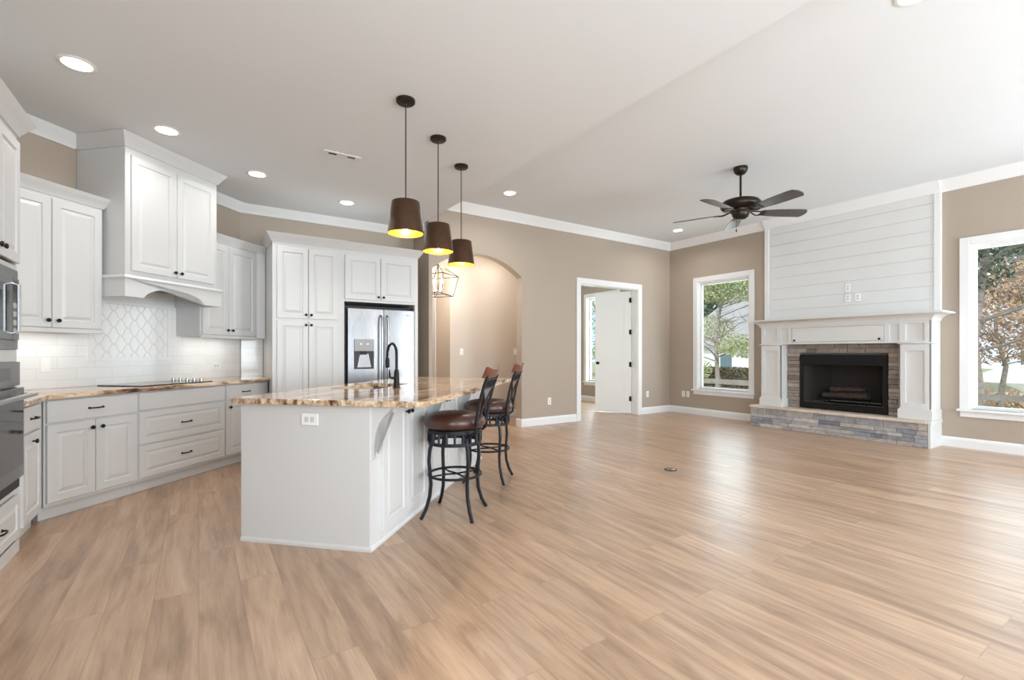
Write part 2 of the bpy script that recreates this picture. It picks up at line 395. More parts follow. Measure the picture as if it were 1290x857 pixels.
# back wall with the arched opening and the doorway
AX0, AX1, ASP, AAP = 2.813, 4.392, 2.44, 2.73
DX0, DX1, DZ = 5.655, 7.16, 2.455
b = MB()
w2 = (AX1-AX0)/2; rise = AAP-ASP; RAD = (w2*w2+rise*rise)/(2*rise); acx = (AX0+AX1)/2; acz = AAP-RAD
th0 = math.asin(w2/RAD); NA = 28
arc = [(acx+RAD*math.sin(-th0+2*th0*i/NA), acz+RAD*math.cos(-th0+2*th0*i/NA)) for i in range(NA+1)]
for y in (YB, YB+.15):
    P = lambda pts: b.face([(px, y, pz) for px, pz in pts])
    P([(2.76, 0), (AX0, 0), (AX0, ASP), (AX0, 3.5), (2.76, 3.5)])
    for (xa, za), (xb, zb) in zip(arc, arc[1:]): P([(xa, za), (xb, zb), (xb, 3.5), (xa, 3.5)])
    P([(AX1, 0), (DX0, 0), (DX0, DZ), (DX0, 3.5), (AX1, 3.5), (AX1, ASP)]); P([(DX0, DZ), (DX1, DZ), (DX1, 3.5), (DX0, 3.5)]); P([(DX1, 0), (XR, 0), (XR, 3.5), (DX1, 3.5), (DX1, DZ)])
edge = [(2.76, 0), (AX0, 0)] + arc + [(AX1, 0), (DX0, 0), (DX0, DZ), (DX1, DZ), (DX1, 0), (XR, 0), (XR, 3.5), (2.76, 3.5)]
for (xa, za), (xb, zb) in zip(edge, edge[1:]+edge[:1]):
    if (xa, za) != (xb, zb): b.face([(xa, YB, za), (xb, YB, zb), (xb, YB+.15, zb), (xa, YB+.15, za)])
bmesh.ops.remove_doubles(b.b, verts=b.b.verts, dist=1e-5)
b.box(2.76, 2.80, YB+.151, 7.05, 0, 3.5)
b.box(2.70, 2.76, YK, 7.05, 0, 3.3)
struct(b.build('wall_back', 'wall'))
# hall behind the arch and bedroom behind the doorway
b = MB(); b.box(3.68, 5.3, 7.5, 7.62, 0, 3.0); b.box(5.3, 5.42, YB+.15, 7.62, 0, 3.0); b.box(3.68, 3.80, 7.62, 9.0, 0, 3.0); b.box(2.6, 3.80, 9.0, 9.12, 0, 3.0); b.box(2.5, 2.62, 7.05, 9.12, 0, 3.0)
struct(b.build('wall_hall', 'hallwall'))
b = MB(); b.box(5.44, 5.5, YB+.15, 10.5, 0, 3.05); b.box(5.5, XR, 10.35, 10.5, 0, 3.05)
struct(b.build('wall_bedroom', 'hallwall'))

# mouldings
b = MB(); b.sweep(crown(.1, .105), [(XL, YF), (XL, cy_), en(3.286, -4.57)[:2]], ZK-.105); b.sweep(crown(.1, .105), [en(4.292, -4.57)[:2], (dx_, YK), (2.70, YK)], ZK-.105)
struct(b.build('trim_1', 'trim', smooth=True))
struct(MB().sweep(crown(.12, .135), [(2.727, YB), (XR, YB), (XR, 4.33)], ZL-.135).sweep(crown(.12, .135), [(XR, 2.03), (XR, YF)], ZL-.135).sweep(crown(.12, .135), [(8.085, 4.33), (8.085, 2.03)], ZL-.135).build('trim_2', 'trim', smooth=True))
b = MB(); b.sweep(BASE, [(AX1, YB+.15), (AX1, YB), (DX0-.095, YB)]); b.sweep(BASE, [(DX1+.095, YB), (XR, YB), (XR, 4.36)])
b.sweep(BASE, [(2.76, 7.0), (2.76, YB), (AX0, YB)])
struct(b.build('baseboard_back', 'trim'))
struct(MB().sweep(BASE, [(XR, 2.03), (XR, YF)]).build('baseboard_right', 'trim'))
struct(MB().sweep(BASE, [(5.5, 10.35), (XR, 10.35), (XR, YB+.15)]).build('baseboard_bedroom', 'trim'))
struct(MB().sweep(BASE, [(2.62, 9.0), (3.68, 9.0), (3.68, 7.5), (5.3, 7.5), (5.3, YB+.15)]).build('baseboard_hall', 'trim'))
b = MB()                                              # doorway casing and jamb
for y0, y1 in ((YB-.02, YB), (YB+.15, YB+.17)):
    b.box(DX0-.092, DX0+.006, y0, y1, 0, DZ+.092); b.box(DX1-.006, DX1+.092, y0, y1, 0, DZ+.092); b.box(DX0+.006, DX1-.006, y0, y1, DZ-.006, DZ+.092)
b.box(DX0, DX0+.018, YB, YB+.15, 0, DZ); b.box(DX1-.018, DX1, YB, YB+.15, 0, DZ); b.box(DX0+.018, DX1-.018, YB, YB+.15, DZ-.018, DZ)
struct(b.build('trim_3', 'trim', bevel=.004))
b = MB(); b.box(3.66, 3.68, 8.09, 8.28, 0, 2.3)
struct(b.build('trim_4', 'trim', bevel=.004))

def window(name, y0, y1, far):
    # cased picture window in the right wall
    z0, z1 = WZ; b = MB(); X = XR
    b.box(X-.022, X, y0-.09, y0+.004, z0, z1+.09); b.box(X-.022, X, y1-.004, y1+.09, z0, z1+.09); b.box(X-.022, X, y0+.004, y1-.004, z1-.004, z1+.09)
    for (a, c) in ((y0, y0+.018), (y1-.018, y1)): b.box(X, X+.13, a, c, z0, z1)
    b.box(X, X+.13, y0+.018, y1-.018, z1-.018, z1)
    w = struct(b.build(name, 'trim', bevel=.004))
    s = MB(); s.box(X-.06, X+.13, y0-.11, y1+.11, z0-.028, z0); s.box(X-.02, X, y0-.085, y1+.085, z0-.1, z0-.028); s.build('window_sill', 'trim', w, bevel=.004)
    f = MB(); f.cells([y0+.018, y0+.055, y1-.055, y1-.018], [z0, z0+.042, z1-.062, z1-.018], [(y0+.055, y1-.055, z0+.042, z1-.062)], lambda u, v, t: (X+.06+.05*t, u, v))
    f.build('window_frame', 'trim', w, bevel=.003)
    MB().box(X+.088, X+.092, y0+.05, y1-.05, z0+.038, z1-.058).build('pane', 'glass', w)
window('window_1', *W1, True); window('window_2', *W2, False); window('window_3', *W3, True)

# open bedroom door: hinge at the right jamb, leaf swung into the bedroom
hx, hy = 7.135, YB+.155
d1 = bpy.data.objects.new('door_1', None); COL.objects.link(d1); struct(d1); d1.location = (hx, hy, 0)
d1.rotation_euler = (0, 0, math.atan2(7.07-hy, 6.855-hx))
b = MB(); L = .745
for side in (0, 1):
    b2 = MB()
b.box(0, L, -.019, .019, .012, 2.43)
leafm = b.build('door_leaf', 'trim', d1, bevel=.003)
b = MB()
for (z0, z1) in ((.2, .88), (1.05, 2.3)):
    for yy, sg in ((.0185, 1), (-.0185, -1)):
        for (ins, dd) in ((.11, .006), (.15, .004)):
            a, c, e, f = ins, L-ins, z0+(ins-.11), z1-(ins-.11)
            q0, q1 = sorted((yy, yy+sg*dd))
            b.cells([a, a+.018, c-.018, c], [e, e+.018, f-.018, f], [(a+.018, c-.018, e+.018, f-.018)], lambda u, v, t: (u, q0+(q1-q0)*t, v))
b.build('panel_moulding', 'trim', d1, bevel=.002)
for z in (.3, .98, 1.62, 2.25):
    h_ = MB(); h_.tube([(-.004, .02, z-.05), (-.004, .02, z+.05)], .009, 10); h_.box(0, .034, .0192, .023, z-.048, z+.048); h_.build('hinge', 'knob', d1)
for sg in (1, -1):
    h_ = MB(); h_.lathe([(.03, 0), (.03, sg*.008), (.011, sg*.012), (.011, sg*.04), (.024, sg*.048), (.027, sg*.06), (.02, sg*.07), (.004, sg*.073)], (L-.065, sg*.019, 1.0), 16, 'y'); h_.build('door_knob', 'knob', d1, smooth=True)

# ------------------------------------------------------------------ kitchen: diagonal range run
RO = en(0, -3.97)                                       # local x = along the run, y = towards the wall, front at y=0
def rng(name, label, cat, e0): return thing(name, label, cat, en(e0, -3.97), R45)
def basebox(par, x0, x1, d=.585, z1=.88):
    b = MB(); b.box(x0, x1, 0, d, .1, z1); b.box(x0, x1, .06, d-.02, 0, .1); return b.build('carcass', 'cab', par)
t = rng('base_cabinet', 'white two-door base cabinet with one wide drawer, left of the cooktop drawers', 'cabinet', 2.655)
basebox(t, 0, .683); MB().box(0, .683, .052, .06, 0, .095).build('toe_kick', 'cab', t)
drawer(t, .012, .672, .705, .868, flat=True)
door(t, .012, .338, .125, .69, .305, .635); door(t, .345, .672, .125, .69, .378, .635)
t = rng('cooktop_cabinet', 'white base cabinet under the cooktop with false front and two deep drawers', 'cabinet', 3.34)
basebox(t, 0, .945); MB().box(0, .945, .052, .06, 0, .095).build('toe_kick', 'cab', t)
MB().panel(.012, .935, .715, .868, flat=True).build('false_front', 'cab', t)
drawer(t, .012, .935, .42, .70); drawer(t, .012, .935, .125, .405)
t = thing('corner_cabinet', 'white base cabinet with one drawer over one door, half hidden behind the island corner', 'cabinet', en(4.287, -3.97), R45)
b = MB(); poly = [(0, 0), (.655, 0), (1.058, .395), (.888, .575), (0, .585)]
b.prism(poly, .1, .88); b.prism([(0, .06), (.7, .06), (.9, .4), (0, .5)], 0, .1); b.build('carcass', 'cab', t)
MB().box(0, .66, .052, .06, 0, .095).build('toe_kick', 'cab', t)
drawer(t, .012, .56, .705, .868, flat=True); door(t, .012, .56, .125, .69, .05, .635)
MB().box(.565, .65, -.004, 0, .1, .88).build('filler_strip', 'cab', t)
t = thing('narrow_base_cabinet', 'narrow white base cabinet with small drawer and door beside the oven tower', 'cabinet', (-.93, 4.098, 0), PI/2)
b = MB(); b.box(0, .535, 0, .585, .1, .88); b.box(0, .535, .06, .56, 0, .1); b.build('carcass', 'cab', t)
MB().box(0, .52, .05, .06, 0, .095).build('toe_kick', 'cab', t)
drawer(t, .03, .44, .705, .868, flat=True); door(t, .03, .44, .125, .69, .23, .635)
# counter of the range run
def clipn(x, n): return (x, x-n/S2)
poly = [(-1.522, 4.104), (-.885, 4.104), clipn(-.885, -3.905), clipn(.692, -3.905), (.692, 6.892), (dx_+.005, 6.892), (-1.522, cy_-.004)]
b = MB(); b.prism(poly, .882, .917)
tag(b.build('range_countertop', 'granite', None, bevel=.006), 'brown veined granite countertop along the range wall, holding the cooktop', 'countertop')
# backsplash
t = bpy.data.objects.new('wall_backsplash', None); COL.objects.link(t); struct(t); t.location = en(0, -4.568); t.rotation_euler = (0, 0, R45)
b = MB(); b.box(2.425, 3.31, -.008, -.001, .918, 1.39); b.box(3.31, 4.275, -.008, -.001, .918, 1.84); b.box(4.275, 5.176, -.008, -.001, .918, 1.40)
b.build('range_tiles', 'tile', t)
t = MB().box(dx_+.01, .694, YK-.009, YK-.001, .918, 1.395).build('wall_backsplash', 'tile'); struct(t)
t = bpy.data.objects.new('wall_backsplash', None); COL.objects.link(t); struct(t); t.location = (XL+.001, 4.1, 0); t.rotation_euler = (0, 0, PI/2)
MB().box(.004, .82, -.008, 0, .918, 1.39).build('side_tiles', 'tile', t)
# framed arabesque tile panel
t = thing('arabesque_panel', 'white arabesque lantern-tile panel in a raised tile frame above the cooktop', 'tile panel', en(3.385, -4.56), R45)
PW, PZ0, PZ1 = .80, 1.145, 1.70
b = MB(); b.box(.02, PW-.02, -.004, 0, PZ0+.02, PZ1-.02); b.build('grout_bed', 'grout', t)
b = MB(); b.cells([0, .024, PW-.024, PW], [PZ0, PZ0+.024, PZ1-.024, PZ1], [(.024, PW-.024, PZ0+.024, PZ1-.024)], lambda u, v, q: (u, -.018*q, v)); b.build('frame', 'tile2', t, bevel=.006)
b = MB(); tw, thh = .0665, .0775
def ogee(cx, cz, k=.9):
    pts = []
    def seg(p, q, sgn):
        for i in range(8):
            s = i/8; x = p[0]+(q[0]-p[0])*s; z = p[1]+(q[1]-p[1])*s
            L_ = math.hypot(q[0]-p[0], q[1]-p[1]); nx, nz = (q[1]-p[1])/L_, -(q[0]-p[0])/L_
            o = math.sin(2*PI*s)*.0075*sgn; pts.append((x+nx*o, z+nz*o))
    seg((0, thh), (tw, 0), -1); seg((tw, 0), (0, -thh), 1); seg((0, -thh), (-tw, 0), -1); seg((-tw, 0), (0, thh), 1)
    return [(cx+x*k, cz+z*k) for x, z in pts]
for r in range(-1, 9):
    for q in range(-1, 8):
        cx = .024+tw*2*q+(tw if r % 2 else 0); cz = PZ0+thh*r
        if cx < -.05 or cx > PW+.05: continue
        b.prism(ogee(cx, cz, .945), -.009, -.004, 'y')
for co, no in (((.025, 0, 0), (-1, 0, 0)), ((PW-.025, 0, 0), (1, 0, 0)), ((0, 0, PZ0+.025), (0, 0, -1)), ((0, 0, PZ1-.025), (0, 0, 1))):
    r = bmesh.ops.bisect_plane(b.b, geom=b.b.verts[:]+b.b.edges[:]+b.b.faces[:], plane_co=co, plane_no=no, clear_outer=True)
b.build('lantern_tiles', 'tile2', t)
# cooktop
t = rng('cooktop', 'flat glass cooktop with a row of steel knobs, set into the range counter', 'cooktop', 3.42)
b = MB(); b.box(0, .78, .06, .53, .917, .925); b.build('glass_top', 'glassblk', t, bevel=.003)
for ax, ay, rr in ((.17, .17, .08), (.17, .42, .07), (.46, .17, .07), (.46, .42, .1)):
    b = MB(); b.lathe([(rr, 0), (rr, .0006), (rr-.004, .0006), (rr-.004, 0)], (ax, ay, .9252), 28, 'z', False); b.build('burner_ring', 'socket', t)
for i in range(5):
    b = MB(); b.lathe([(.021, 0), (.021, .006), (.017, .009), (.016, .026), (.013, .029)], (.70, .12+.085*i, .925), 16); b.build('control_knob', 'chrome', t, smooth=True)

# wall cabinets of the range run
def ucar(par, x0, x1, z0, z1, d=.30):
    return MB().box(x0, x1, 0, d, z0, z1).build('carcass', 'cab', par)
UO = -4.262
t = thing('wall_cabinet', 'white two-door wall cabinet left of the range hood', 'cabinet', en(2.50, UO), R45)
ucar(t, 0, .782, 1.395, 2.46); door(t, .03, .392, 1.415, 2.425, .36, 1.47); door(t, .398, .765, 1.415, 2.425, .43, 1.47)
MB().sweep(crown(.065, .085), [(0, 0), (.782, 0), (.782, .3)], 2.45).build('crown', 'cab', t, smooth=True)
MB().box(.0, .782, -.02, -.001, 1.376, 1.41).build('light_rail', 'cab', t, bevel=.003)
t = thing('wall_cabinet', 'white two-door wall cabinet right of the range hood, turning the corner', 'cabinet', en(4.276, UO), R45)
b = MB(); b.prism([(0, 0), (.832, 0), (.901, -.068), (1.087, .118), (.914, .291), (.9, .297), (0, .297)], 1.395, 2.46); b.build('carcass', 'cab', t)
door(t, .02, .375, 1.415, 2.425, .345, 1.47); door(t, .381, .80, 1.415, 2.425, .415, 1.47)
MB().sweep(crown(.065, .085), [(0, .0), (.832, 0), (.901, -.068)], 2.45).build('crown', 'cab', t, smooth=True)
MB().box(0, .82, -.02, -.001, 1.376, 1.41).build('light_rail', 'cab', t, bevel=.003)
# hood
t = thing('range_hood', 'tall white hood cabinet with two doors and an arched valance over the cooktop', 'range hood', en(3.306, -4.05), R45)
HW = .966
b = MB(); b.box(0, HW, 0, .515, 1.86, ZK-.01); b.build('carcass', 'cab', t)
door(t, .045, .48, 1.93, 2.93, .45, 1.975); door(t, .487, .925, 1.93, 2.93, .517, 1.975)
arcp = [(-.025, 1.70), (.14, 1.70)] + [(.14+.64*i/16, 1.70+.105*math.sqrt(max(0, 1-((i-8)/8)**2))**1.2) for i in range(1, 16)] + [(.78, 1.70), (HW+.025, 1.70), (HW+.025, 1.86), (-.025, 1.86)]
b = MB(); b.prism(arcp, -.03, -.008, 'y'); bmesh.ops.triangulate(b.b, faces=[f for f in b.b.faces if len(f.verts) > 4])
b.box(-.025, -.004, -.008, .506, 1.70, 1.86); b.box(HW+.004, HW+.025, -.008, .20, 1.70, 1.86); b.box(HW-.02, HW, -.005, .506, 1.70, 1.86)
b.build('arched_valance', 'cab', t)
MB().sweep([(0, 0), (.012, 0), (.02, .012), (.012, .024), (.006, .034), (0, .034)], [(-.004, .27), (-.025, .27), (-.025, -.03), (HW+.025, -.03), (HW+.025, .18)][1:], 1.852).build('bead_moulding', 'cab', t, smooth=True)
MB().box(.06, HW-.06, .06, .46, 1.835, 1.859).build('hood_liner', 'steel', t, bevel=.004)
MB().sweep(crown(.075, .105), [(0, .51), (0, 0), (HW, 0), (HW, .51)], ZK-.108).build('crown', 'cab', t, smooth=True)
# led strips below the wall cabinets
for e0, e1, wh in ((2.62, 3.2, 'left'), (4.34, 5.0, 'right')):
    o = MB().box(0, e1-e0, .002, .02, 1.383, 1.394).build('under_cabinet_light', 'led'); o.location = en(e0, UO); o.rotation_euler = (0, 0, R45)
    tag(o, f'slim lit strip under the wall cabinet to the {wh} of the hood', 'light')
    area('strip_glow', en((e0+e1)/2, UO-.14, 1.378), (0, 0, -1), .03, e1-e0, .8, (1, .99, .97)).rotation_euler = (0, 0, R45+PI/2)

# ------------------------------------------------------------------ oven tower (left wall)
t = thing('oven_tower', 'tall white cabinet tower holding microwave and wall oven at the left edge', 'cabinet', (-.93, 3.30, 0), PI/2)
TW = .79
b = MB(); b.box(0, .03, 0, .59, 0, 2.55); b.box(TW-.03, TW, 0, .59, 0, 2.55); b.box(.03, TW-.03, .56, .59, .1, 2.55)
for z0, z1 in ((.36, .40), (1.165, 1.235), (1.715, 1.745), (2.5, 2.55), (.08, .1)): b.box(.03, TW-.03, 0, .56, z0, z1)
b.build('carcass', 'cab', t)
MB().box(.0, TW, -.012, 0, 0, .075).build('base_moulding', 'cab', t, bevel=.004)
door(t, .02, .392, 1.76, 2.50, .36, 1.81); door(t, .398, TW-.02, 1.76, 2.50, .43, 1.81)
drawer(t, .02, TW-.02, .10, .355)
MB().sweep(crown(.075, .1), [(0, 0), (TW, 0), (TW, .55)], 2.545).build('crown', 'cab', t, smooth=True)
t = thing('microwave', 'built-in stainless microwave in the tower above the oven', 'microwave', (-.93, 3.30, 0), PI/2)
MB().box(.04, TW-.04, .003, .42, 1.24, 1.712).build('housing', 'steel', t)
b = MB(); b.cells([.032, .075, TW-.075, TW-.032], [1.237, 1.29, 1.66, 1.713], [(.075, TW-.075, 1.29, 1.66)], lambda u, v, q: (u, -.012*q, v)); b.build('trim_kit', 'steel', t, bevel=.003)
dd = MB().box(.078, TW-.20, -.03, -.001, 1.293, 1.657).build('door', 'steel', t, bevel=.004)
MB().box(.12, TW-.27, -.0315, -.0295, 1.34, 1.61).build('window', 'glassblk', dd)
MB().tube([(TW-.225, -.03, 1.33), (TW-.225, -.06, 1.34), (TW-.225, -.06, 1.61), (TW-.225, -.03, 1.62)], .009, 8).build('handle', 'chrome', dd, smooth=True)
cp = MB().box(TW-.195, TW-.078, -.028, -.001, 1.293, 1.657).build('control_panel', 'glassblk', t, bevel=.003)
for i in range(4):
    for j in range(3): MB().box(TW-.185+.034*j, TW-.16+.034*j, -.0295, -.0275, 1.33+.05*i, 1.36+.05*i).build('key', 'socket', cp)
MB().box(TW-.18, TW-.09, -.0295, -.0275, 1.58, 1.62).build('display', 'slot', cp)
t = thing('wall_oven', 'built-in stainless wall oven with towel-bar handle below the microwave', 'oven', (-.93, 3.30, 0), PI/2)
MB().box(.04, TW-.04, .003, .54, .405, 1.16).build('housing', 'steel', t)
cp = MB().box(.032, TW-.032, -.022, .002, 1.02, 1.163).build('control_panel', 'steel', t, bevel=.003)
MB().box(.22, TW-.22, -.0235, -.0215, 1.055, 1.13).build('display', 'glassblk', cp)
dd = MB().box(.032, TW-.032, -.04, .002, .47, 1.008).build('door', 'steel', t, bevel=.004)
MB().box(.055, TW-.055, -.0415, -.0395, .54, .93).build('window', 'glassblk', dd)
b = MB(); b.tube([(.06, -.095, .965), (TW-.06, -.095, .965)], .014, 12)
for x in (.09, TW-.09): b.tube([(x, -.04, .965), (x, -.095, .965)], .01, 8)
b.build('handle', 'chrome', dd, smooth=True)
MB().box(.032, TW-.032, -.02, .002, .403, .462).build('lower_vent', 'black', t, bevel=.003)

# ------------------------------------------------------------------ pantry, refrigerator
t = thing('pantry_cabinet', 'tall white four-door pantry cabinet left of the refrigerator', 'cabinet', (.70, 5.99, 0), 0)
PWD = .744
b = MB(); b.box(0, PWD, 0, .90, .1, 2.50); b.box(0, PWD, .05, .88, 0, .1); b.build('carcass', 'cab', t)
MB().box(.0, PWD, .042, .05, 0, .095).build('toe_kick', 'cab', t)
for x0, x1, kx in ((.045, .378, .352), (.384, .715, .41)):
    door(t, x0, x1, 1.615, 2.44, kx, 1.66); door(t, x0, x1, .125, 1.585, kx, 1.54)
MB().sweep(crown(.075, .095), [(0, .55), (0, 0), (PWD, 0), (PWD, .05)], 2.49).build('crown', 'cab', t, smooth=True)
t = thing('refrigerator_cabinet', 'white cabinet surround with two doors over the refrigerator', 'cabinet', (1.448, 6.02, 0), 0)
FW = 1.022
b = MB(); b.box(0, .055, 0, .87, 0, 2.50); b.box(FW-.045, FW, 0, .87, 0, 2.50); b.box(.055, FW-.045, 0, .87, 1.855, 2.50); b.build('carcass', 'cab', t)
door(t, .06, .505, 1.885, 2.43, .475, 1.925); door(t, .511, FW-.05, 1.885, 2.43, .541, 1.925)
MB().sweep(crown(.075, .095), [(.0, 0), (FW, 0), (FW, .62)], 2.49).build('crown', 'cab', t, smooth=True)
t = thing('refrigerator', 'stainless french-door refrigerator with water dispenser', 'refrigerator', (1.545, 6.01, 0), 0)
RW = .865
MB().box(-.03, RW+.015, .075, .80, .03, 1.815).build('case', 'black', t, bevel=.004)
MB().box(.02, RW-.02, .12, .7, 0, .03).build('base_grille', 'black', t)
def fdoor(x0, x1, z0, z1, name):
    n = 10; pts = [(x0, .07), (x0, .008)] + [(x0+(x1-x0)*i/n, -.004*math.sin(PI*i/n)) for i in range(n+1)] + [(x1, .008), (x1, .07)]
    return MB().prism(pts, z0, z1).build(name, 'steel', t, smooth=True, angle=math.radians(30))
dl = fdoor(.0, .449, .70, 1.77, 'door'); dr = fdoor(.456, RW, .70, 1.77, 'door')
dw = fdoor(.0, RW, .07, .69, 'freezer_drawer')
for dd, x in ((dl, .412), (dr, .495)):
    b = MB(); b.tube([(x, -.01, .80), (x, -.055, .83), (x, -.06, 1.0), (x, -.06, 1.5), (x, -.055, 1.66), (x, -.01, 1.69)], .013, 10); b.build('handle', 'chrome', dd, smooth=True)
b = MB(); b.tube([(.1, -.01, .62), (.12, -.055, .62), (RW-.12, -.055, .62), (RW-.1, -.01, .62)], .013, 10); b.build('handle', 'chrome', dw, smooth=True)
dp = MB(); dp.box(.075, .32, -.02, 0, 1.235, 1.385); dp.build('dispenser_panel', 'panelgrey', dl, bevel=.003)
b = MB(); b.cells([.075, .095, .30, .32], [1.01, 1.03, 1.235], [(.095, .30, 1.03, 1.3)], lambda u, v, q: (u, -.016+.016*q, v)); b.box(.095, .30, -.0125, -.011, 1.03, 1.235); b.build('dispenser_bay', 'slot', dl)
b = MB(); b.prism([(.11, 1.032), (.285, 1.032), (.25, 1.2), (.145, 1.2)], -.0145, -.0125, 'y'); b.build('dispenser_backplate', 'chrome', dl)
b = MB(); b.box(.145, .225, -.022, -.0125, 1.19, 1.234); b.build('dispenser_nozzle', 'black', dl)
for x in (.155, .24): MB().lathe([(.012, 0), (.012, -.004)], (x, -.02, 1.325), 12, 'y').build('dispenser_button', 'plate', dl)
MB().box(.765-.0, .825, -.0125, -.006, 1.705, 1.716).build('badge', 'socket', dr)

# ------------------------------------------------------------------ island
t = thing('kitchen_island', 'white kitchen island with panelled doors under the overhang facing the living room', 'kitchen island', en(2.655, -1.42), R45)
IL, IW = 2.56, .905
b = MB(); b.cells([0, .6, 1.65, IL], [0, .2, .75, IW], [(.6, 1.65, .2, .75)], lambda u, v, q: (u, v, .893*q))
b.box(.55, 1.7, .15, .8, .0, .62); b.build('carcass', 'cab', t)
b = MB(); b.sweep([(0, 0), (.014, 0), (.014, .016), (.006, .03), (0, .03)], [(0, IW), (0, 0), (IL, 0), (IL, IW)]); b.build('base_shoe', 'cab', t)
b = MB(); b.box(-.006, 0, 0, IW, .03, .893); b.build('end_panel', 'cab', t)
for i in range(3):
    x0 = .135+i*.815
    door(t, x0, x0+.375, .07, .86, x0+.345, .80); door(t, x0+.381, x0+.756, .07, .86, x0+.411, .80)
for x in (.005, .90, 1.715, 2.515):
    pr = [(0, .892), (-.155, .892), (-.155, .86), (-.135, .853)] + [(-.022-.11*(1-math.sin(PI/2*k/8)), .60+.25*math.cos(PI/2*k/8)) for k in range(1, 9)] + [(-.03, .585), (-.022, .57), (0, .555)]
    b = MB(); b.prism(pr, x, x+.042, 'x'); bmesh.ops.triangulate(b.b, faces=[f for f in b.b.faces if len(f.verts) > 4]); b.build('corbel', 'cab', t)
# island top with the sink cut-out
b = MB(); e = [2.60, 3.42, 4.12, 5.30]; n = [-2.365, -2.19, -1.80, -1.06]
rc = .07; E0, E1, N0, N1 = 2.60, 5.30, -2.365, -1.06
def cornerp(cx, cy, a0): return [(cx+rc*math.cos(a0+PI/2*i/6), cy+rc*math.sin(a0+PI/2*i/6)) for i in range(7)]
outer = [(E0, N0)] + [(E1, N0)] + cornerp(E1-rc, N1-rc, 0) + cornerp(E0+rc, N1-rc, PI/2)
inner = [(3.42, -2.19), (4.12, -2.19), (4.12, -1.80), (3.42, -1.80)]
def ring(z):
    A = [b.b.verts.new(en(p[0], p[1], z)) for p in outer]; B = [b.b.verts.new(en(p[0], p[1], z)) for p in inner]
    es = [b.b.edges.new((Q[i], Q[(i+1) % len(Q)])) for Q in (A, B) for i in range(len(Q))]
    bmesh.ops.triangle_fill(b.b, edges=es, use_beauty=True, use_dissolve=False); return A, B
A0, B0 = ring(.893); A1, B1 = ring(.928)
for P, Q in ((A0, A1), (B0, B1)):
    for i in range(len(P)): b.b.faces.new([P[i], P[(i+1) % len(P)], Q[(i+1) % len(P)], Q[i]])
tag(b.build('island_countertop', 'granite', None, bevel=.006), 'polished brown veined granite countertop on the kitchen island', 'countertop')
t = thing('kitchen_sink', 'steel undermount sink set into the island granite', 'sink', en(3.42, -1.80, .892), R45)
b = MB(); b.cells([-.02, 0, .70, .72], [-.02, 0, .39, .41], [(0, .7, 0, .39)], lambda u, v, q: (u, v, -.20*q)); b.box(-.02, .72, -.02, .41, -.215, -.20); b.build('basin', 'steel', t)
MB().lathe([(.045, 0), (.045, .004), (.03, .004), (.02, .001)], (.35, .2, -.20), 18).build('drain', 'chrome', t)
t = thing('kitchen_faucet', 'black gooseneck faucet on the island beside the sink', 'faucet', en(3.62, -1.70, .928), math.radians(100))
MB().lathe([(.032, 0), (.032, .006), (.024, .012), (.021, .12), (.018, .14), (.014, .15)], (0, 0, 0), 18).build('body', 'black', t, smooth=True)
neck = [(0, 0, .14), (0, 0, .28)] + [(.075-.075*math.cos(PI*i/10), 0, .28+.085*math.sin(PI*i/10)) for i in range(1, 11)] + [(.152, 0, .24)]
MB().tube(neck, .011, 10).build('spout', 'black', t, smooth=True)
MB().lathe([(.013, 0), (.017, -.02), (.018, -.07), (.015, -.085)], (.152, 0, .245), 14).build('spray_head', 'black', t, smooth=True)
MB().tube([(0, .015, .08), (0, .045, .082), (0, .06, .09), (-.005, .068, .15)], [.013, .011, .008, .006], 8).build('lever', 'black', t, smooth=True)

# outlets and switches
def plate(label, cat, loc, rz, w=.07, h=.115, kind='outlet', group=None, name=None):
    t = thing(name or ('wall_outlet' if kind == 'outlet' else 'light_switch'), label, cat, loc, rz, group)
    p = MB().box(-w/2, w/2, -.007, -.0005, -h/2, h/2).build('cover_plate', 'plate', t, bevel=.003)
    n = max(1, round(w/.065)) if h > w*.7 or w > h else 1
    if w > h:                                         # a plate lying on its side
        for x in (-.02, .02): MB().box(x-.014, x+.014, -.0095, -.0065, -.017, .017).build('socket', 'socket', t, bevel=.002)
    elif kind == 'outlet':
        for z in (-.02, .02): MB().box(-.017, .017, -.0095, -.0065, z-.014, z+.014).build('socket', 'socket', t, bevel=.002)
    else:
        MB().box(-.016, .016, -.011, -.0065, -.033, .033).build('rocker', 'plate', t, bevel=.003)
    return t
plate('white outlet on the end panel of the island', 'outlet', en(2.646, -1.823, .80), -R45, .118, .074)
plate('white outlet on beige wall between arch and doorway', 'outlet', (4.96, YB-.001, .39), 0)
plate('white outlet on beige wall just right of the doorway', 'outlet', (7.43, YB-.001, .39), 0)
plate('left of two white outlets below the corner window', 'outlet', (XR-.001, 5.99, .385), -PI/2)
plate('right of two white outlets below the corner window, nearer the window', 'outlet', (XR-.001, 5.885, .385), -PI/2)
plate('white light switch on the hall wall through the arch, left one', 'switch', (3.9, 7.499, 1.23), 0, kind='switch')
plate('white light switch on the hall wall beside the right side of the arch', 'switch', (5.06, 7.499, 1.23), 0, .09, .115, kind='switch')
plate('white switch plate on the tile backsplash left of the arabesque panel', 'switch', en(3.06, -4.559, 1.115), R45, .075, .12, kind='switch')
plate('small white outlet on the tile backsplash right of the cooktop', 'outlet', en(4.80, -4.559, 1.06), R45, .115, .07)
SHX = 8.077
for (y, z, lab) in ((3.09, 2.185, 'upper white outlet on the shiplap above the mantel'), (3.09, 2.03, 'lower left white outlet on the shiplap above the mantel'), (2.96, 2.03, 'lower right white outlet on the shiplap above the mantel')):
    plate(lab, 'outlet', (SHX-.001, y, z), -PI/2)

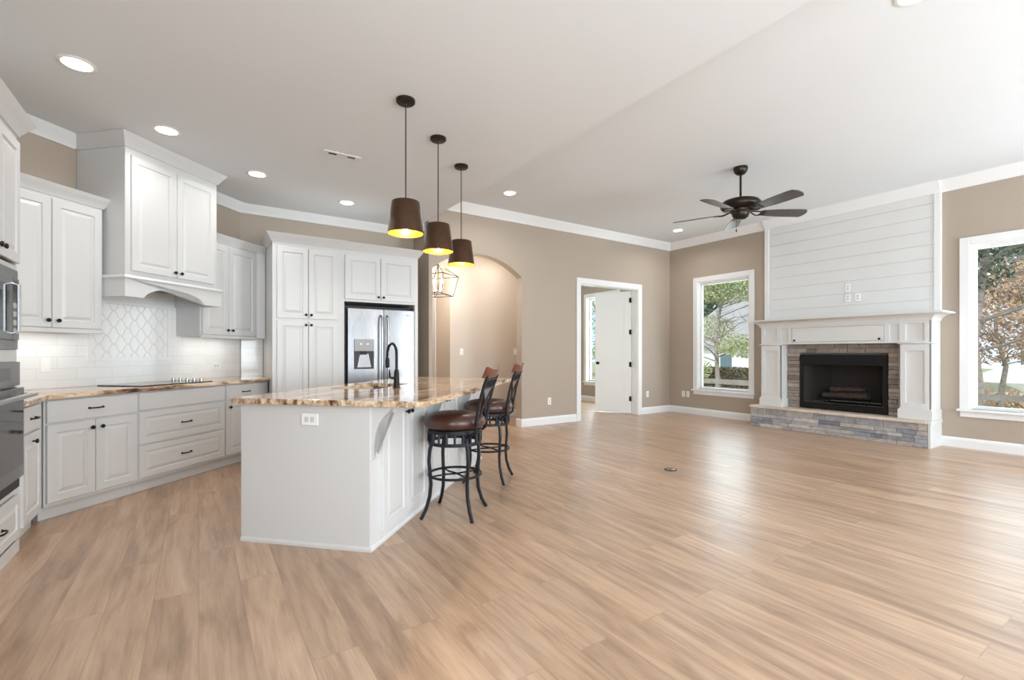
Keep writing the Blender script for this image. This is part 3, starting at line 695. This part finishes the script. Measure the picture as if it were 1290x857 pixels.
# ------------------------------------------------------------------ fireplace wall (local: x = towards smaller Y, y = into the wall)
b = MB(); z = 1.74; yb0, yb1 = 2.045, 4.318
bh = .182
while z < ZL-.1:
    b.box(8.08, XR-.001, yb0+.055, yb1-.055, z, min(z+bh-.003, ZL-.005)); z += bh
b.box(8.09, XR-.001, yb0+.05, yb1-.05, 1.74, ZL-.005)
o = struct(b.build('wall_shiplap', 'ship', None, bevel=.0015))
b = MB(); b.box(8.068, XR-.001, yb0-.015, yb0+.055, 1.735, ZL-.005); b.box(8.068, XR-.001, yb1-.055, yb1+.015, 1.735, ZL-.005)
struct(b.build('trim_5', 'trim', bevel=.003))
t = thing('fireplace_mantel', 'white fireplace mantel with panelled columns and a coved shelf', 'mantel', (XR, 3.135, 0), -PI/2)
def Lx(y): return 3.135-y
HWM = 1.09; D = .37                                     # half width, depth
cw = .326
for s in (-1, 1):
    xo = s*HWM; xi = s*(HWM-cw); a, c = sorted((xo, xi))
    nm = 'column'
    b = MB(); b.box(a+.012, c-.012, -D+.021, -.165 if True else 0, .346, 1.33)
    # framed face: stiles and rails round a recessed panel
    b.cells([a, a+.065, c-.065, c], [.346, .56, 1.24, 1.345], [(a+.065, c-.065, .56, 1.24)], lambda u, v, q: (u, -D+.022*q, v))
    q0, q1 = sorted((xo, xo-s*.014)); b.box(q0, q1, -D, -.001, .0 if s > 0 else .346, 1.345)
    q0, q1 = sorted((xi, xi+s*.014)); b.box(q0, q1, -D, -.17, .346, 1.345)
    col = b.build(nm, 'mantel', t, bevel=.003)
    b = MB(); b.cells([a-.014, a, c, c+.014], [-D-.014, -D, -.001], [(a, c, -D, 1)], lambda u, v, q: (u, v, .347+.125*q)); b.box(a, c, -D-.010, -D, .346, .49)
    b.build('plinth', 'mantel', col, bevel=.004)
    b = MB(); b.sweep([(0, 0), (.012, .004), (.02, .014), (.012, .024), (0, .028)], [(c, -.17), (c, -D), (a, -D), (a, -.001)][::-1] if s > 0 else [(a, -.001), (a, -D), (c, -D), (c, -.17)], 1.325)
    b.build('necking', 'mantel', col, smooth=True)
# leg beside the hearth on the right
b = MB(); b.box(HWM-.014, HWM+.014, -.43, -.001, 0, .346); b.box(HWM-.014, HWM+.022, -.445, -.001, .30, .345); b.build('side_panel', 'mantel', t, bevel=.003)
fr = MB(); a, c = -HWM, HWM; Z0, Z1 = 1.35, 1.63
fr.box(a+.012, c-.012, -D+.0235, -.001, 1.345, Z1)
xs = [a, a+.065, a+cw-.065, a+cw, -.655, -.60, .60, .655, c-cw, c-cw+.065, c-.065, c]
fr.cells(xs, [1.345, 1.375, 1.60, 1.66], [(xs[1], xs[2], 1.375, 1.60), (xs[3], xs[4], 1.375, 1.60), (xs[5], xs[6], 1.375, 1.60), (xs[7], xs[8], 1.375, 1.60), (xs[9], xs[10], 1.375, 1.60)], lambda u, v, q: (u, -D+.024*q, v))
fr.box(c-.014, c, -D, -.001, 1.345, 1.66); fr.box(a, a+.014, -D, -.001, 1.345, 1.66)
fr.build('frieze', 'mantel', t, bevel=.003)
dd = MB().box(-.594, .594, -D-.002, -D+.02, 1.381, 1.594).build('flip_door', 'mantel', t, bevel=.003)
for x in (-.55, .55): knob(dd, x, 1.405, -D-.002)
cove = [(0, 0)] + [(.012+.125*(1-math.cos(PI/2*i/8)), .085*math.sin(PI/2*i/8)) for i in range(9)] + [(.15, .09), (.15, .112), (0, .112)]
MB().sweep(cove, [(a, -.003), (a, -D), (c, -D), (c, -.003)], 1.63).box(a, c, -D, -.044, 1.70, 1.742).build('shelf', 'mantel', t, smooth=True)
def stonewall(b, x0, x1, z0, z1, yf, yb, holes=(), hmin=.045, hmax=.085, lmin=.12, lmax=.42, seed=1, ends=True):
    rd = random.Random(seed); z = z0
    while z < z1-.01:
        h = min(rd.uniform(hmin, hmax), z1-z)
        if z1-z-h < .03: h = z1-z
        segs = [(x0, x1)]
        for ha, hb, hc, hd in holes:
            if z+h/2 > hc and z+h/2 < hd:
                segs = [(p, q) for s_ in segs for p, q in ((s_[0], min(ha, s_[1])), (max(hb, s_[0]), s_[1])) if q-p > .01]
        for p, q in segs:
            x = p
            while x < q-.005:
                l = rd.uniform(lmin, lmax)
                if q-x-l < .08: l = q-x
                d = rd.uniform(0, .022)
                g = .0015
                f = [(x+g, z+g), (x+l-g, z+g), (x+l-g, z+h-g), (x+g, z+h-g)]
                j = lambda: rd.uniform(-.004, .004)
                v = [b.b.verts.new((px, yb, pz)) for px, pz in f] + [b.b.verts.new((px, yf+d+j(), pz)) for px, pz in f]
                for ff in ((0, 1, 2, 3), (7, 6, 5, 4), (0, 4, 5, 1), (1, 5, 6, 2), (2, 6, 7, 3), (3, 7, 4, 0)): b.b.faces.new([v[i] for i in ff])
                x += l
        z += h
    return b
t = thing('stone_hearth', 'raised hearth of stacked grey ledger stone with beige cap slabs', 'hearth', (XR, 3.2, 0), -PI/2)
HL0, HL1 = -1.16, 1.14
stonewall(MB(), HL0, HL1-.001, 0, .305, -.445, -.02, seed=4).build('stacked_stone', 'stone', t, bevel=.003)
rd = random.Random(3); x = HL0-.015
for l in (.55, .50, .60, .665):
    b = MB(); b.box(x+.002, x+l-.002, -.462, -.02, .306, .345); b.build('cap_stone', 'caps', t, bevel=.008); x += l
t = thing('stone_surround', 'brown grey ledger stone facing around the firebox', 'stone surround', (XR, 3.135, 0), -PI/2)
fx0, fx1, fz0, fz1 = Lx(3.70), Lx(2.556), .355, 1.185
stonewall(MB(), -HWM+cw-.008, HWM-cw+.008, .347, 1.343, -.185, -.012, [(fx0-.003, fx1+.003, fz0-.2, fz1+.004)], seed=9, lmin=.1, lmax=.3, hmin=.04, hmax=.07).build('stacked_stone', 'stone2', t, bevel=.003)
t = thing('fireplace_insert', 'black metal firebox with mesh opening and charred logs', 'fireplace', (XR, 3.135, 0), -PI/2)
b = MB(); b.cells([fx0, fx0+.05, fx1-.05, fx1], [fz0, fz0+.095, fz1-.155, fz1], [(fx0+.05, fx1-.05, fz0+.095, fz1-.155)], lambda u, v, q: (u, -.19+.175*q, v)); b.build('face_frame', 'black', t, bevel=.003)
for k in range(4): pass
b = MB(); b.tube([(fx0+.05, -.178, fz0+.1), (fx1-.05, -.178, fz0+.1)], .004, 6); b.build('screen_rod', 'chrome', t)
b = MB(); bx0, bx1, bz0, bz1 = fx0+.052, fx1-.052, fz0+.097, fz1-.157
b.prism([(bx0, -.17), (bx0+.004, -.17), (bx0+.19, .32), (bx0+.18, .32)], bz0, bz1); b.prism([(bx1, -.17), (bx1-.004, -.17), (bx1-.19, .32), (bx1-.18, .32)], bz0, bz1); b.box(bx0+.18, bx1-.18, .32, .33, bz0, bz1)
b.build('firebrick_lining', 'firewall', t)
MB().box(bx0, bx1, -.17, .33, bz0-.012, bz0-.002).build('firebox_floor', 'black', t); MB().box(bx0, bx1, -.17, .33, bz1+.002, bz1+.012).build('firebox_top', 'black', t)
g = MB()
for i in range(6): g.tube([(-.25+.1*i, -.08, bz0+.075), (-.25+.1*i, .12, bz0+.06)], .007, 6)
for y in (-.06, .1): g.tube([(-.3, y, bz0+.06), (.3, y, bz0+.06)], .007, 6)
for x in (-.27, .27): g.tube([(x, -.06, bz0-.002), (x, -.06, bz0+.06)], .008, 6); g.tube([(x, .1, bz0-.002), (x, .1, bz0+.06)], .008, 6)
g.build('grate', 'black', t)
for (p, q, r) in (((-.3, -.02, .115), (.3, -.04, .12), .045), ((-.26, .1, .12), (.28, .07, .13), .05), ((-.2, -.03, .20), (.22, .1, .21), .04)):
    pts = [Vector(p).lerp(Vector(q), k/6)+Vector((0, random.uniform(-.01, .01), bz0+random.uniform(-.008, .008))) for k in range(7)]
    MB().tube(pts, [r*random.uniform(.85, 1.1) for _ in pts], 9).build('log', 'log', t, smooth=True)

# ------------------------------------------------------------------ stools
def make_stool(label):
    t = thing('bar_stool', label, 'bar stool', en(3.43, -1.135), R45, 'bar stools along the island overhang')   # local -y is the back side
    sr = .222
    MB().lathe([(.0, .658), (.17, .653), (.208, .657), (.226, .674), (.231, .70), (.226, .726), (.205, .748), (.15, .764), (.08, .772), (0, .774)], (0, 0, 0), 36).build('seat', 'leather', t, smooth=True)
    b = MB(); R_ = .195
    for z in (.632, .545):
        b.lathe([(R_-.006, z-.012), (R_+.006, z-.012), (R_+.006, z+.012), (R_-.006, z+.012), (R_-.006, z-.012)], (0, 0, 0), 36, 'z', False)
    for k in range(20):
        a = 2*PI*k/20; x, y = R_*math.cos(a), R_*math.sin(a)
        if k % 5 in (0, 1, 2, 3, 4): b.tube([(x, y, .55), (x, y, .63)], .009 if k % 2 else .013, 6)
    b.lathe([(.06, .625), (.19, .625), (.19, .648), (.06, .652)], (0, 0, 0), 24)
    b.build('apron', 'iron', t)
    for k in range(4):
        a = PI/4+PI/2*k; ca, sa = math.cos(a), math.sin(a)
        prof = [(.185, .56), (.205, .50), (.212, .42), (.203, .32), (.196, .25), (.205, .16), (.235, .07), (.275, .0)]
        pts = [(r*ca, r*sa, z) for r, z in prof]
        MB().tube([(pts[0][0], pts[0][1], .62)]+pts[:-1]+[(pts[-1][0], pts[-1][1], .002)], .0135, 8).build('leg', 'iron', t, smooth=True)
    fr_ = .198; zf = .30
    b = MB(); b.tube([(fr_*math.cos(2*PI*i/36), fr_*math.sin(2*PI*i/36), zf) for i in range(36)], .0095, 8, True); b.build('foot_ring', 'iron', t, smooth=True)
    b = MB()
    for sg in (1, -1):
        b.tube([(-.14, -.14*sg, zf), (-.05, -.065*sg, zf), (0, 0, zf+.004*sg), (.05, .065*sg, zf), (.14, .14*sg, zf)], .007, 6)
    b.build('cross_brace', 'iron', t, smooth=True)
    # back: two raked uprights, scroll work, wooden top rail
    def up(x, z):                                       # rake of the back plane
        f = (z-.62)/.5; return (x, -.205-.10*f*f-.02*f, z)
    b = MB()
    for s in (-1, 1): b.tube([(s*.145, -.15, .60)]+[up(s*(.15+.01*k/6), .64+.41*k/6) for k in range(7)], .011, 8)
    b.build('back_frame', 'iron', t, smooth=True)
    b = MB(); n_ = 10
    for s in (-1, 1):
        b.tube([up(s*.148*math.cos(PI*k/n_)**1 if False else s*(.148-.13*math.sin(PI*k/n_)), .69+.26*k/n_) for k in range(n_+1)], .0075, 6)
        b.tube([up(s*(.148-.296*k/n_), .69+.26*k/n_) for k in range(n_+1)], .006, 6)
    b.tube([up(-.155, .955), up(.155, .955)], .008, 6); b.tube([up(-.15, .69), up(.15, .69)], .008, 6)
    for x in (-.1, -.05, 0, .05, .1): b.tube([up(x, .955), up(x, 1.02)], .006, 6)
    b.tube([up(-.158, 1.02), up(.158, 1.02)], .01, 6)
    b.build('back_scroll', 'iron', t, smooth=True)
    b = MB(); n_ = 12; rows = []
    for k in range(n_+1):
        x = -.185+.37*k/n_; cv = -.03*(1-(x/.185)**2); z0 = 1.035; z1 = 1.095+.022*(x/.185)**2
        y0 = up(x, z0)[1]; y1 = up(x, z1)[1]
        rows.append([b.b.verts.new(p) for p in ((x, y0+cv-.014+.02, z0), (x, y0+cv+.014+.02, z0), (x, y1+cv+.012+.02, z1), (x, y1+cv-.012+.02, z1))])
    for A, B in zip(rows, rows[1:]):
        for i in range(4): b.b.faces.new([A[i], A[(i+1) % 4], B[(i+1) % 4], B[i]])
    b.b.faces.new(rows[0]); b.b.faces.new(rows[-1]); b.build('top_rail', 'cherry', t, bevel=.006)
    return t
st = make_stool('nearer wrought-iron bar stool with brown leather seat and cherry top rail')
dup(st, en(4.41, -1.12), R45, 'farther wrought-iron bar stool with brown leather seat, behind the nearer one')

# ------------------------------------------------------------------ pendants, downlights, fan, lantern
def make_pendant(label):
    t = thing('pendant_light', label, 'pendant light', (1.284, 3.363, ZK), 0, 'bronze pendants over the island')
    MB().lathe([(.0, 0), (.07, 0), (.07, -.018), (.062, -.026), (.012, -.03), (.008, -.045)], (0, 0, 0), 24).build('canopy', 'bronze', t, smooth=True)
    MB().tube([(0, 0, -.03), (0, 0, -.77)], .0045, 8).build('cord', 'bronze', t)
    MB().lathe([(.004, -.755), (.012, -.757), (.1, -.76), (.103, -.765), (.132, -.998), (.1295, -.998)], (0, 0, 0), 40, 'z', False).build('shade', 'shade', t, smooth=True)
    MB().lathe([(.02, -.766), (.095, -.769), (.1265, -.994), (.1275, -.996)], (0, 0, 0), 40, 'z', False).build('shade_lining', 'gold', t, smooth=True)
    MB().lathe([(.018, -.764), (.018, -.80), (.016, -.805)], (0, 0, 0), 14).build('lamp_holder', 'bronze', t, smooth=True)
    MB().lathe([(.012, -.80), (.016, -.82), (.036, -.87), (.045, -.91), (.04, -.945), (.022, -.965), (.002, -.97)], (0, 0, 0), 18).build('bulb', 'bulb', t, smooth=True)
    return t
PP = [(1.284, 3.363), (1.749, 3.803), (2.203, 4.241)]
pd = make_pendant('dark bronze pendant with gold lining over the near end of the island, largest of three')
dup(pd, (*PP[1], ZK), label='middle dark bronze pendant with gold lining over the island')
dup(pd, (*PP[2], ZK), label='dark bronze pendant with gold lining farthest along the island, by the arch')
for p in PP:
    l = bpy.data.lights.new('pendant_glow', 'POINT'); l.energy = 5; l.color = (1, .85, .6); l.shadow_soft_size = .018
    o = bpy.data.objects.new('pendant_glow', l); COL.objects.link(o); o.location = (*p, ZK-.992)
def make_down(label, loc):
    t = thing('recessed_light', label, 'ceiling light', loc, 0, 'recessed ceiling lights')
    MB().lathe([(.078, -.001), (.098, -.001), (.1, -.005), (.08, -.009), (.076, -.004), (.078, -.001)], (0, 0, 0), 32, 'z', False).build('trim_ring', 'plate', t, smooth=True)
    MB().lathe([(0, -.003), (.078, -.003), (.076, -.006), (0, -.007)], (0, 0, 0), 32, 'z').build('lens', 'lens', t, smooth=True)
    return t
DL = [(-.66, 4.122, ZK, 'recessed light in the kitchen ceiling nearest the camera, at upper left'), (-.226, 4.938, ZK, 'recessed light in the kitchen ceiling just in front of the range hood'),
      (.513, 5.618, ZK, 'recessed light in the kitchen ceiling before the pantry corner'), (1.546, 6.066, ZK, 'recessed light in the kitchen ceiling above the refrigerator'),
      (3.619, 5.507, ZL, 'recessed light in the living room ceiling near the arch'), (7.281, 5.49, ZL, 'recessed light in the living room ceiling by the corner window'),
      (3.713, 1.06, ZL, 'recessed light in the living room ceiling at the top edge of the view')]
d0 = make_down(DL[0][3], DL[0][:3])
for x, y, z, lab in DL[1:]: dup(d0, (x, y, z), label=lab)
for x, y, z, lab in DL:
    l = bpy.data.lights.new('downlight', 'AREA'); l.shape = 'DISK'; l.size = .15; l.energy = 4.5 if z == ZK else 8; l.color = (1, .97, .93); l.spread = math.radians(150)
    o = bpy.data.objects.new('downlight', l); COL.objects.link(o); o.location = (x, y, z-.012)
t = thing('ceiling_vent', 'small white supply vent in the kitchen ceiling', 'vent', (1.14, 4.645, ZK), 0)
b = MB(); b.cells([-.17, -.125, -.05, .045, .12, .17], [-.05, -.025, .025, .05], [(-.125, -.05, -.025, .025), (.045, .12, -.025, .025)], lambda u, v, q: (u, v, -.007*q)); b.build('frame', 'vent', t, bevel=.002)
for xa, n_ in ((-.125, 2), (.045, 4)):
    MB().box(xa, xa+.075, -.025, .025, -.002, -.0005).build('duct', 'slot', t)
    for k in range(n_):
        y = -.02+.04*k/max(1, n_-1)-.004; b = MB(); b.prism([(y, -.0065), (y+.007, -.0022), (y+.0085, -.0022), (y+.0015, -.0065)], xa, xa+.075, 'x'); b.build('slat', 'vent', t)
t = thing('ceiling_fan', 'dark five-blade ceiling fan on a short rod in the living room', 'ceiling fan', (5.442, 3.21, ZL), 0)
MB().lathe([(0, 0), (.078, 0), (.082, -.02), (.07, -.06), (.045, -.085), (.02, -.095)], (0, 0, 0), 28).build('canopy', 'bronze', t, smooth=True)
MB().tube([(0, 0, -.08), (0, 0, -.40)], .013, 12).build('rod', 'bronze', t, smooth=True)
MB().lathe([(.02, -.36), (.05, -.375), (.14, -.39), (.2, -.41), (.225, -.44), (.225, -.475), (.205, -.50), (.16, -.51), (.12, -.515), (.115, -.54), (.1, -.555)], (0, 0, 0), 40).build('motor_housing', 'bronze', t, smooth=True)
MB().lathe([(.1, -.55), (.095, -.575), (.085, -.60), (.06, -.62), (.03, -.63), (0, -.632)], (0, 0, 0), 32).build('switch_cup', 'bronze', t, smooth=True)
for k in range(5):
    an = math.radians(-32+72*k); rot = Matrix.Rotation(an, 4, 'Z') @ Matrix.Translation((0, 0, -.545)) @ Matrix.Rotation(math.radians(-13), 4, 'X')
    b = MB(); out = [(.24, -.05), (.27, -.062), (.45, -.082), (.68, -.09), (.76, -.085), (.795, -.035), (.80, .02), (.785, .06), (.76, .09), (.45, .082), (.27, .06), (.24, .05)]
    b.prism(out, -.004, .004); bmesh.ops.transform(b.b, matrix=rot, verts=b.b.verts); bl = b.build('blade', 'blade', t, bevel=.002)
    b = MB(); b.tube([(.11, 0, .02), (.15, .025, .006), (.2, .045, -.008), (.25, .04, -.008)], .008, 6); b.tube([(.11, 0, .02), (.15, -.025, .006), (.2, -.045, -.008), (.25, -.04, -.008)], .008, 6); b.box(.235, .3, -.045, .045, -.011, -.005)
    bmesh.ops.transform(b.b, matrix=rot, verts=b.b.verts); b.build('blade_iron', 'bronze', bl)
b = MB(); b.tube([(-.04, .03, -.61), (-.04, .03, -.75)], .0018, 5); b.lathe([(.003, -.745), (.008, -.755), (.007, -.775), (.002, -.78)], (-.04, .03, 0), 10); b.build('pull_chain', 'bronze', t)

t = thing('lantern_chandelier', 'open cage lantern chandelier with candle bulbs seen through the arch', 'chandelier', (3.22, 7.0, 3.0), 0)
MB().lathe([(0, 0), (.065, 0), (.065, -.02), (.01, -.03)], (0, 0, 0), 20).build('canopy', 'bronze', t, smooth=True)
b = MB(); b.tube([(0, 0, -.02), (0, 0, -.36)], .006, 8); b.tube([(0, 0, -.36), (0, 0, -.80)], .008, 8); b.build('stem', 'bronze', t)
b = MB(); hw, hb, zt, zb = .24, .175, -.545, -.865; ra = math.radians(33)
def cr(x, y, z): return (x*math.cos(ra)-y*math.sin(ra), x*math.sin(ra)+y*math.cos(ra), z)
T4 = [cr(a, c, zt) for a, c in ((hw, hw), (-hw, hw), (-hw, -hw), (hw, -hw))]; B4 = [cr(a, c, zb) for a, c in ((hb, hb), (-hb, hb), (-hb, -hb), (hb, -hb))]
for i in range(4):
    for p, q in ((T4[i], T4[(i+1) % 4]), (B4[i], B4[(i+1) % 4]), (T4[i], B4[i])): b.tube([p, q], .0055, 6)
    b.tube([T4[i], (0, 0, -.36)], .006, 6); b.tube([B4[i], (0, 0, -.80)], .005, 6)
b.build('cage', 'knob', t)
for k in range(4):
    x, y = .08*math.cos(PI/2*k+.5), .08*math.sin(PI/2*k+.5)
    cdl = MB().lathe([(.011, -.79), (.011, -.68)], (x, y, 0), 10).tube([(0, 0, -.79), (x, y, -.785)], .005, 6).build('candle', 'plate', t)
    MB().lathe([(.004, -.68), (.014, -.66), (.016, -.64), (.008, -.61), (.001, -.59)], (x, y, 0), 10).build('bulb', 'bulb', cdl, smooth=True)
l = bpy.data.lights.new('lantern_glow', 'POINT'); l.energy = 55; l.color = (1, .93, .84); l.shadow_soft_size = .03
o = bpy.data.objects.new('lantern_glow', l); COL.objects.link(o); o.location = (3.22, 7.0, 2.45)

t = thing('floor_outlet', 'small round bronze floor outlet in the planks', 'floor outlet', (4.083, 3.166, 0), 0)
MB().lathe([(.065, 0), (.065, .003), (.058, .006), (.045, .006), (.045, .004)], (0, 0, 0), 28).build('ring', 'bronze', t, smooth=True)
MB().lathe([(0, .004), (.044, .004), (.04, .007), (0, .008)], (0, 0, 0), 24).build('cap', 'chrome', t, smooth=True)

# ------------------------------------------------------------------ outside the windows
GZ = -.75
o = MB().box(8.6, 80, -40, 60, GZ-.2, GZ).build('ground', 'grass'); o['kind'] = 'structure'
def fence(label, x, y0, y1, z0, z1, rails, step):
    t = thing('rail_fence', label, 'fence', (x, (y0+y1)/2, GZ), 0)
    for k in range(int((y1-y0)/step)+1):
        y = y0+k*step-(y0+y1)/2; MB().box(-.05, .05, y-.05, y+.05, 0, z1-GZ+.05).build('post', 'fence', t)
    for za, zb in rails: MB().box(-.07, -.05, y0-(y0+y1)/2, y1-(y0+y1)/2, za-GZ, zb-GZ).build('rail', 'fence', t)
fence('pale board fence seen through the corner window, below the hedge', 14, 7.0, 16.5, -.7, .38, ((.2, .36), (-.05, .1), (-.35, -.2)), 2.0)
fence('weathered rail fence seen through the right-hand window', 13, -.5, 4.5, -.7, .42, ((.28, .40), (-.1, .02), (-.4, -.28)), 1.9)
def leaves(b, c, r, n, rd, s=.09):
    for _ in range(n):
        while True:
            p = Vector((rd.uniform(-1, 1), rd.uniform(-1, 1), rd.uniform(-1, 1)))
            if p.length < 1: break
        p = Vector(c)+Vector((p.x*r[0], p.y*r[1], p.z*r[2])); a = Vector((rd.gauss(0, 1), rd.gauss(0, 1), rd.gauss(0, 1))).normalized(); d = a.orthogonal().normalized(); k = s*rd.uniform(.6, 1.5)
        e = a.cross(d)*.5; b.face([p-d*k, p-e*k, p+d*k, p+e*k])
def tree(name, label, x, y, h, tr, mat_, blobs, seed, branches, ls=.09, n=500):
    rd = random.Random(seed); t = thing(name, label, 'tree', (x, y, GZ), 0)
    pts = [(rd.uniform(-.06, .06)*k, rd.uniform(-.06, .06)*k, h*k/7) for k in range(8)]; pts[0] = (0, 0, 0)
    b = MB(); b.tube(pts, [tr*(1-.85*k/7) for k in range(8)], 9); b.build('trunk', 'bark', t, smooth=True)
    b = MB()
    for _ in range(branches):
        k = rd.uniform(.25, .95); z = h*k; a = rd.uniform(0, 2*PI); L_ = h*.38*(1.1-k*.7); q = [Vector((0, 0, z))]
        for i in range(5): q.append(q[-1]+Vector((math.cos(a), math.sin(a), .35))*L_/5+Vector((rd.gauss(0, .08), rd.gauss(0, .08), rd.gauss(0, .08)))*L_/3)
        b.tube(q, [tr*.36*(1-k*.6)*(1-.16*i) for i in range(6)], 5)
        for i in (2, 3, 4):
            a2 = a+rd.choice((-1, 1))*.9; p = q[i]; b.tube([p, p+Vector((math.cos(a2), math.sin(a2), .2))*L_*.25, p+Vector((math.cos(a2), math.sin(a2), .35))*L_*.45], [tr*.12, tr*.09, tr*.04], 4)
    b.build('branches', 'bark', t)
    b = MB()
    for (c_, r_, w_) in blobs: leaves(b, c_, r_, int(n*w_), rd, ls)
    b.build('foliage', mat_, t)
tree('yard_tree', 'leafy yellow-green tree close outside the corner window', 16.0, 10.3, 6.2, .10, 'leafg', [((.1, -.4, 4.3), (1.2, 1.5, .6), 1.5), ((.3, .5, 2.9), (1, .8, .5), .55), ((0, -1.0, 2.2), (.8, 1.0, .45), .8), ((0, .9, 1.3), (.7, .5, .5), .4), ((0, .3, 5.2), (1.2, 1.3, .5), .8)], 5, 34, .042, 2000)
tree('back_tree', 'tall dark evergreen behind the white house, seen through the corner window', 40, 27, 12, .3, 'leafd', [((0, 0, 8), (3.5, 6, 4), 3)], 8, 10, .3, 900)
tree('bedroom_tree', 'green tree outside the bedroom window', 15.5, 16.1, 5.5, .10, 'leafg', [((0, 0, 3.6), (1.2, 1.6, 1.2), 1.4), ((0, .3, 1.9), (1, 1.2, .5), .7)], 11, 14, .05, 1500)
tree('near_tree', 'grey-trunked tree at the left side of the right-hand window', 14.2, 2.93, 7.5, .10, 'leafd', [((0, -.3, 4.6), (1.2, 1.6, .6), 1.3), ((.3, .5, 3.7), (1, 1, .4), .5), ((0, -.4, 5.6), (1.3, 1.6, .6), 1.2)], 21, 16, .05, 1900)
tree('rust_leaf_tree', 'small tree with rusty brown leaves through the right-hand window', 19, 3.45, 5.5, .075, 'leafb', [((0, -.2, 2.9), (1.2, 1.9, .75), 1.5), ((0, .4, 2.0), (1, 1.2, .4), .7), ((0, -.5, 4.0), (1, 1.4, .5), .7)], 31, 30, .045, 1500)
tree('far_tree', 'dark green tree in the distance through the right-hand window', 46, 7.2, 11, .25, 'leafd', [((0, 0, 8), (3, 4.5, 3.4), 2.5)], 41, 8, .2, 1500)
tree('far_tree', 'olive tree in the distance at the right edge of the right-hand window', 34, -3.5, 10, .22, 'leafg', [((0, 0, 6), (3, 5, 3.4), 2.5)], 42, 8, .2, 1500)
tree('far_tree', 'brown bare-branched tree in the distance beyond the rust-leaved tree', 38, 5.6, 8, .16, 'leafb', [((0, 0, 4.4), (2, 3.2, 2.4), 1.5)], 43, 26, .12, 1500)
b = MB(); rd = random.Random(2); leaves(b, (18.5, 11.6, -.05), (.5, 3.6, .66), 15000, rd, .055)
tag(b.build('hedge', 'hedge', None), 'low olive hedge behind the pale fence outside the corner window', 'hedge')
b = MB(); rd = random.Random(4); leaves(b, (22, 2.6, -.5), (2.5, 4.5, .5), 1500, rd, .13)
tag(b.build('leafy_shrub', 'leafb', None), 'low brown shrubs on the lawn behind the rail fence', 'shrub')
for i, (x, y, s) in enumerate(((30, 4.7, .9), (31, 8.6, 1.1), (33, .4, 1.1))):
    b = MB(); rd = random.Random(i); bmesh.ops.create_icosphere(b.b, subdivisions=2, radius=s)
    for v in b.b.verts: v.co = Vector((v.co.x*1.2, v.co.y*1.9, v.co.z*.9))*rd.uniform(.85, 1.1)
    o = b.build('pale_boulder', 'rock', None); o.location = (x, y, GZ+1.2*s*.6)
    tag(o, ['pale boulder on the lawn, middle one of three beyond the fence', 'pale boulder on the lawn, left one of three beyond the fence', 'pale boulder on the lawn, right one of three beyond the fence'][i], 'boulder')
t = thing('neighbour_house', 'white-sided house with grey shingle roof behind the hedge', 'house', (30, 17.2, GZ), 0)
hz = 2.45
MB().box(0, 8, -4.5, 5.5, 0, hz).build('wall', 'siding', t)
b = MB(); b.prism([(-5.0, hz-.1), (6.0, hz-.1), (.5, hz+3.4)], -.5, 8.5, 'x'); b.build('roof', 'roof', t)
for y in (-3.4, -.6, 1.5, 4.0):
    w = MB().box(-.06, -.001, y-.5, y+.5, .7, 1.9).build('window', 'trim', t); MB().box(-.07, -.05, y-.42, y+.42, .78, 1.82).build('pane', 'housewin', w)
MB().box(-.1, 0, -4.6, 5.6, hz-.18, hz).build('fascia', 'siding', t)
